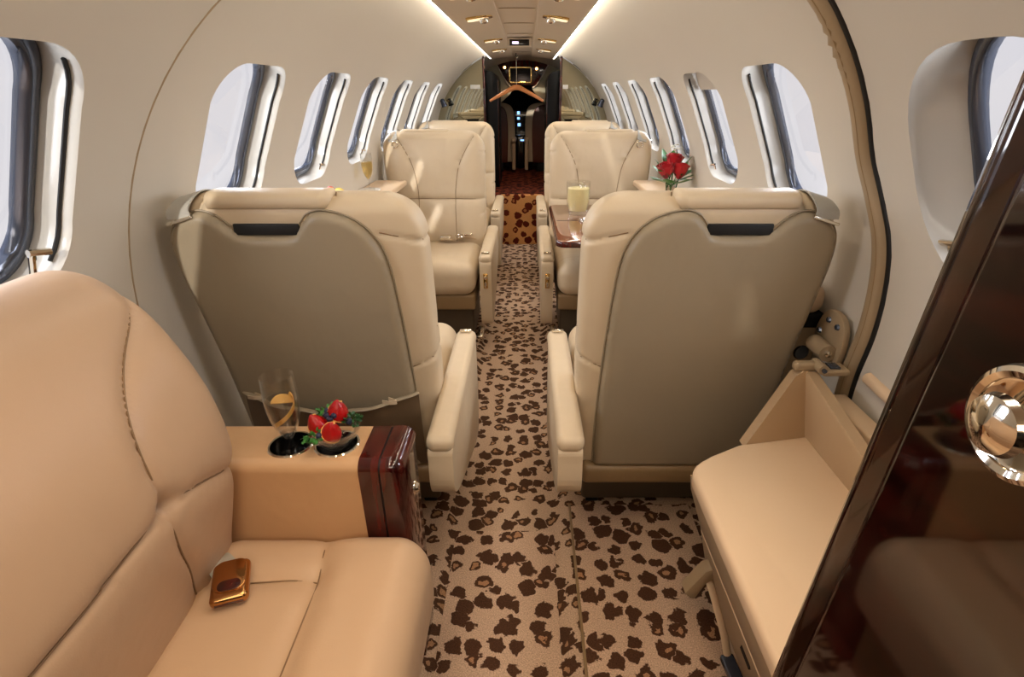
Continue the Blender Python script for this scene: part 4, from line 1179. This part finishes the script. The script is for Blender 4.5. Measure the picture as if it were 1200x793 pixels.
for a, el, L, h_ in ((2.6, 0.5, 0.055, 0.08), (0.3, 0.35, 0.06, 0.075), (-0.3, 0.8, 0.055, 0.11), (2.2, 0.95, 0.06, 0.12), (3.4, 0.1, 0.05, 0.065), (-0.9, 0.2, 0.05, 0.06), (4.2, 0.3, 0.045, 0.06), (1.4, 0.9, 0.055, 0.12), (0.1, -0.1, 0.05, 0.07), (2.9, 0.2, 0.05, 0.06), (0.5, 0.6, 0.055, 0.09), (3.0, 0.7, 0.055, 0.1), (-0.5, 0.3, 0.05, 0.07), (3.7, 0.5, 0.05, 0.08)):
    lv.append(xf(leaf(L * 1.5, 0.024), (0.026 * math.cos(a), 0.026 * math.sin(a), h_), (el, 0, a - PI / 2)))
    lv.append(tube([(0, 0, 0.02), (0.006 * math.cos(a), 0.006 * math.sin(a), 0.05), (0.026 * math.cos(a), 0.026 * math.sin(a), h_)], 0.0014, 5))
fo = tag(obj('leaf_spray', cat(*lv), M['leaf'], sharp=60), 'spray of green rose leaves around the red roses in the vase', 'foliage'); fo.location = (VX, VY, VZ)
parts = []
for k in range(40):
    a = k * 2.4; d = 0.020 * math.sqrt(k / 40); parts.append(xf(rbox(0.004, 0.004, 0.004, 0.0018, 1, 2), (d * math.cos(a), d * math.sin(a), 0.200 + 0.02 * ((k * 0.618) % 1)), (k, k, 0)))
bs = tag(obj('white_flower_sprig', cat(*parts), M['white_flower']), 'tiny white filler flowers standing above the top red rose', 'flower'); bs.location = (VX + 0.004, VY + 0.012, VZ)
obj('sprig_stems', cat(*[tube([(0, 0, 0.03), (0.003 * math.cos(a), 0.003 * math.sin(a), 0.11), (0.012 * math.cos(a), 0.012 * math.sin(a), 0.187)], 0.0007, 4) for a in np.linspace(0, 6, 8)]), M['leaf'], bs)

# ================================================================= forward partition, galley and flight deck
# carpeted step and raised floor beyond
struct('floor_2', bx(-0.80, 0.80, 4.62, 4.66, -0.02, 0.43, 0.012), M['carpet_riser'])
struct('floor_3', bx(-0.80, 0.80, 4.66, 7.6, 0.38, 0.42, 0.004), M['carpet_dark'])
def arch(x0, x1, n=24):
    xs_ = np.linspace(x0, x1, n)
    return [(x, ZC + math.sqrt(max(0, (RAD - 0.004) ** 2 - x * x))) for x in xs_]
for side in (-1, 1):
    nm = 'left' if side < 0 else 'right'
    t = thing('mirrored_partition', 'smoked mirror partition on the %s of the forward doorway, reflecting the windows' % nm, 'partition', (side * 0.5, YF, 0.42))
    a = [(x, z) for x, z in arch(0.335, 0.765)]
    poly = a + [(0.768, 0.42), (0.335, 0.42)]
    poly = [((x - 0.5) * side, z - 0.42) for x, z in poly]
    obj('mirror', prism(poly, 'y', 0.0, 0.02, 0.0), M['mirror'], t)
    obj('edge_post', bx(*sorted(((0.317 - 0.5) * side, (0.336 - 0.5) * side)), -0.03, 0.05, 0.0, 1.075, 0.004), M['mahogany'], t)
    obj('placard', bx(*sorted(((0.36 - 0.5) * side, (0.445 - 0.5) * side)), -0.004, 0.0, 0.83, 0.862, 0.002) if side < 0 else bx(*sorted(((0.345 - 0.5) * side, (0.39 - 0.5) * side)), -0.004, 0.0, 0.83, 0.862, 0.002), M['china'], t)
    t = thing('galley_cabinet', 'tall gloss black cabinet end on the %s of the forward doorway' % nm, 'cabinet', (side * 0.27, 5.1, 0.42))
    top = [(0.0, 0), (0.0, 0.90), (0.02 * 1, 0.945), (0.05, 0.965), (0.105, 0.975), (0.105, 0)]
    obj('cabinet_side', prism([((0.215 + p[0] - 0.27) * side, p[1]) for p in top], 'y', 0.0, 0.55, 0.004, 2), M['cabinet_black'], t)
    obj('edge_strip', bx(*sorted(((0.212 - 0.27) * side, (0.218 - 0.27) * side)), 0.0, 0.02, 0.02, 0.90, 0.001), M['mahogany'], t)
    # bracket lamp on the side wall by the partition
    t = thing('wall_reading_lamp', 'small dark hooded lamp on the %s wall just before the mirror partition' % nm, 'lamp', (side * 0.66, 4.80, 1.15))
    obj('arm', tube([(0.05 * side, 0.03, 0.03), (0.02 * side, 0, 0.01), (0, -0.01, 0.0)], 0.008, 8), M['plastic_shade'], t)
    obj('hood', xf(lathe([(0.014, 0.05), (0.024, 0.045), (0.034, -0.03), (0.031, -0.03), (0.02, 0.03), (0.0, 0.035)], 20, False), (-0.01 * side, -0.02, -0.01), (0.3, 0.35 * side, 0), (0.72, 0.72, 0.72)), M['rim'], t)
# header with grille
YH = 5.70
def hp(x, z): return (0.035 + (x - 0.035) * 1.075, 1.22 + (z - 1.22) * 1.075)
hd = struct('wall_front', prism([hp(*p) for p in [(-0.335, 1.29), (-0.10, 1.285), (0.10, 1.285), (0.335, 1.29), (0.335, 1.485), (0.25, 1.51), (-0.25, 1.51), (-0.335, 1.485)]], 'y', YH, YH + 0.03, 0.002), M['mahogany'])
for k, side in enumerate((-1, 1)):
    pl = catmull([(-0.345, 1.30), (-0.345, 1.50), (-0.262, 1.50), (-0.225, 1.44), (-0.175, 1.355), (-0.125, 1.285), (-0.090, 1.262), (-0.110, 1.215), (-0.16, 1.17), (-0.22, 1.13), (-0.345, 1.10)], 4, False)
    pl = [(x * 1 if side < 0 else -x - 0.0, z) for x, z in map(tuple, pl)]
    struct('trim_%d' % (40 + k), prism([hp(*p) for p in pl], 'y', YH - 0.03, YH - 0.012, 0.002), M['lining'])
    ln = [hp(*((x, z) if side < 0 else (-x, z))) for x, z in catmull([(-0.262, 1.50), (-0.225, 1.44), (-0.175, 1.355), (-0.125, 1.285), (-0.090, 1.262)], 6)]
    struct('trim_%d' % (42 + k), tube([(p[0], YH - 0.034, p[1]) for p in ln], 0.005, 8), M['wall'])
gx, gz = hp(-0.02, 1.365)
t = thing('air_grille', 'brass framed dark louvred air grille on the wooden header over the doorway', 'vent', (gx, YH - 0.005, gz)); t.scale = (1.05, 1, 1.05)
obj('frame', cat(bx(-0.105, 0.105, -0.008, 0.004, 0.055, 0.068, 0.002), bx(-0.105, 0.105, -0.008, 0.004, -0.068, -0.055, 0.002), bx(-0.105, -0.092, -0.008, 0.004, -0.068, 0.068, 0.002), bx(0.092, 0.105, -0.008, 0.004, -0.068, 0.068, 0.002)), M['gold'], t)
obj('backing', bx(-0.095, 0.095, 0.0, 0.004, -0.06, 0.06, 0.001), M['black'], t)
for k in range(7): obj('slat', xf(rbox(0.186, 0.010, 0.003, 0.001, 0.1, 1), (0, -0.003, -0.048 + 0.016 * k), (0.6, 0, 0)), M['rim'], t)
M['bulb'] = mat('bulb_glow', (1, 1, 1, 1), 0.5, emit=(1, 0.62, 0.28, 1), estr=7)
for k, (x, z, lab) in enumerate(((-0.16, 1.425, 'warm glowing spotlight on the header left of the grille'), (0.125, 1.415, 'warm glowing spotlight on the header right of the grille'))):
    x, z = hp(x, z)
    t = thing('header_spotlight', lab, 'light', (x, YH, z))
    obj('bezel', xf(lathe([(0.010, 0), (0.016, 0.002), (0.018, 0.010), (0.012, 0.014)], 18, False), (0, 0, 0), (PI / 2, 0, 0)), M['gold'], t)
    obj('bulb', xf(lathe([(0.010, 0.0), (0.009, 0.008), (0.0, 0.010)], 16, False), (0, 0, 0), (PI / 2, 0, 0)), M['bulb'], t)
# lit sign in the ceiling
t = thing('ceiling_display', 'small dark ceiling display with a lit violet field ahead of the hanger', 'display', (-0.005, 3.42, 1.486))
obj('housing', bx(-0.068, 0.068, -0.012, 0.05, -0.030, 0.016, 0.006), M['ceiling'], t)
obj('screen', bx(-0.055, 0.055, -0.014, -0.011, -0.024, 0.006, 0.001), M['gloss_black'], t)
M['violet'] = mat('violet_glow', (1, 1, 1, 1), 0.5, emit=(0.75, 0.6, 1, 1), estr=1.6)
obj('lit_field', bx(-0.040, -0.005, -0.0155, -0.0135, -0.016, -0.004, 0.0005), M['violet'], t)

# hanger
t = thing('coat_hanger', 'pale wooden coat hanger hanging in the doorway from a long wire hook', 'hanger', (-0.045, 4.72, 1.22))
arm = catmull([(-0.215, -0.060), (-0.16, -0.030), (-0.09, 0.006), (-0.03, 0.034), (0.0, 0.040), (0.03, 0.034), (0.09, 0.006), (0.16, -0.030), (0.215, -0.060)], 6)
wv = np.interp(np.abs(arm[:, 0]), [0, 0.05, 0.17, 0.215], [0.020, 0.017, 0.012, 0.009])
rings = []
for i, p in enumerate(arm):
    tg = arm[min(i + 1, len(arm) - 1)] - arm[max(i - 1, 0)]; tg /= np.linalg.norm(tg); nn = np.array([-tg[1], tg[0]])
    a = np.linspace(0, 2 * PI, 12, endpoint=False)
    rings.append(np.array([(p[0] + nn[0] * wv[i] * math.sin(q), 0.011 * math.cos(q) - 0.05 * (abs(p[0]) / 0.215) ** 2, p[1] + nn[1] * wv[i] * math.sin(q)) for q in a]))
obj('hanger_body', loft(rings, True, True, True), M['hanger_wood'], t)
obj('wire_hook', tube(catmull([(0, 0, 0.05), (0, 0, 0.12), (0.0, 0, 0.235), (0.012, 0, 0.258), (0.0, 0, 0.272), (-0.012, 0, 0.262)], 6), 0.0028, 8), M['chrome'], t)
tag(obj('ceiling_hook', xf(tube(catmull([(0, 0, 0.035), (0, 0, 0.01), (0.008, 0, 0.0), (0.012, 0, 0.012)], 5), 0.004, 8), (-0.047, 4.72, 1.476)), M['gloss_black']), 'small black hook in the ceiling carrying the coat hanger wire', 'hook')

# galley / flight deck shell
ys_ = np.linspace(YF - 0.03, 7.6, 14)
def dshell(y):
    k = (y - YF) / 2.6; r = RAD - 0.13 * k
    a = np.linspace(-0.55, PI + 0.55, 40)
    return np.stack([r * np.cos(a), np.full(40, y), ZC + 0.0 + r * np.sin(a) * (0.985 - 0.11 * k)], 1)
V, F = loft([dshell(y) for y in ys_], False)
struct('wall_forward', (V, F), M['wall'], sharp=0)
w = struct('wall_cockpit', bx(-0.8, 0.8, 7.55, 7.6, 0.3, 1.55, 0.002), M['black'])
M['suit'] = mat('dark_curtain', srgb(14, 14, 16), 0.85)
cu = []
for x in np.linspace(-0.50, 0.42, 60): cu.append(np.array([(x, 6.95 + 0.018 * math.sin(x * 60), z) for z in np.linspace(0.92, 1.262 - 0.35 * abs(x + 0.03) ** 1.3, 6)]))
tag(obj('dark_curtain', loft(cu, False), M['suit'], sharp=0), 'black curtain closing the flight deck windscreen behind the hanger', 'curtain')

def pilot_seat(lab, x, sgn):
    MIRROR[0] = sgn
    t = thing('pilot_seat', lab, 'aircraft seat', (x, 6.15, 0.42))
    sh = catmull([(-0.20, 0.10), (-0.215, 0.40), (-0.20, 0.60), (-0.13, 0.675), (0.0, 0.69), (0.13, 0.675), (0.19, 0.60), (0.205, 0.40), (0.195, 0.10)], 6)
    obj('seat_shell', prism([tuple(p) for p in sh], 'y', -0.03, 0.03, 0.014, 3), M['mahogany_matte'], t)
    obj('backrest', prism([(p[0] * 1.0 + 0.075, p[1] * 1.02) for p in sh], 'y', 0.03, 0.13, 0.03, 4), M['leather'], t)
    obj('seat_cushion', rbox(0.44, 0.42, 0.12, 0.045, 0.05, 5, (0, 0.30, 0.16)), M['leather'], t)
    obj('armrest', rbox(0.055, 0.30, 0.05, 0.02, 0.05, 4, (0.265, 0.10, 0.33)), M['leather'], t)
    obj('armrest_post', rbox(0.040, 0.06, 0.30, 0.012, 0.05, 3, (0.265, 0.0, 0.17)), M['plastic'], t)
    obj('pedestal', bx(-0.15, 0.15, 0.0, 0.42, 0.002, 0.11, 0.01), M['black'], t)
    MIRROR[0] = 1
M['mahogany_matte'] = mat('brown_shell', srgb(92, 42, 26), 0.4)
pilot_seat('left pilot seat with brown shell seen through the forward doorway', -0.37, 1)
pilot_seat('right pilot seat with brown shell seen through the forward doorway', 0.30, -1)
t = thing('instrument_panel', 'dark flight deck pedestal with small blue lit screens between the pilot seats', 'instrument panel', (-0.035, 6.70, 0.42))
obj('pedestal', cat(bx(-0.10, 0.10, -0.25, 0.10, 0.002, 0.36, 0.02), bx(-0.45, 0.45, 0.10, 0.20, 0.20, 0.62, 0.02)), M['gloss_black'], t)
M['blue_glow'] = mat('blue_screen', (0.2, 0.4, 1, 1), 0.4, emit=(0.25, 0.5, 1, 1), estr=1.6)
for k, (x, z, w_, h_) in enumerate(((-0.025, 0.585, 0.030, 0.034), (-0.025, 0.525, 0.030, 0.026), (-0.018, 0.455, 0.034, 0.034))):
    obj('screen', bx(x - w_ / 2, x + w_ / 2, 0.092, 0.100, z - h_ / 2, z + h_ / 2, 0.001), M['blue_glow'], t)
obj('screen', bx(0.0, 0.045, -0.258, -0.249, 0.30, 0.315, 0.001), M['blue_glow'], t)
for k in range(10):
    obj('knob', xf(lathe([(0, 0.014), (0.008, 0.012), (0.009, 0.0)], 10), (0.025 + 0.022 * (k % 3), 0.092, 0.40 + 0.05 * (k // 3)), (PI / 2, 0, 0)), M['rim'], t)
spot('galley_fill', (0.0, 5.6, 1.40), (0.2, 0, 0), 3.0, (1, 0.66, 0.42), 130, 0.9, 0.03)  # added spot without a fixture, brightens the pilot seats
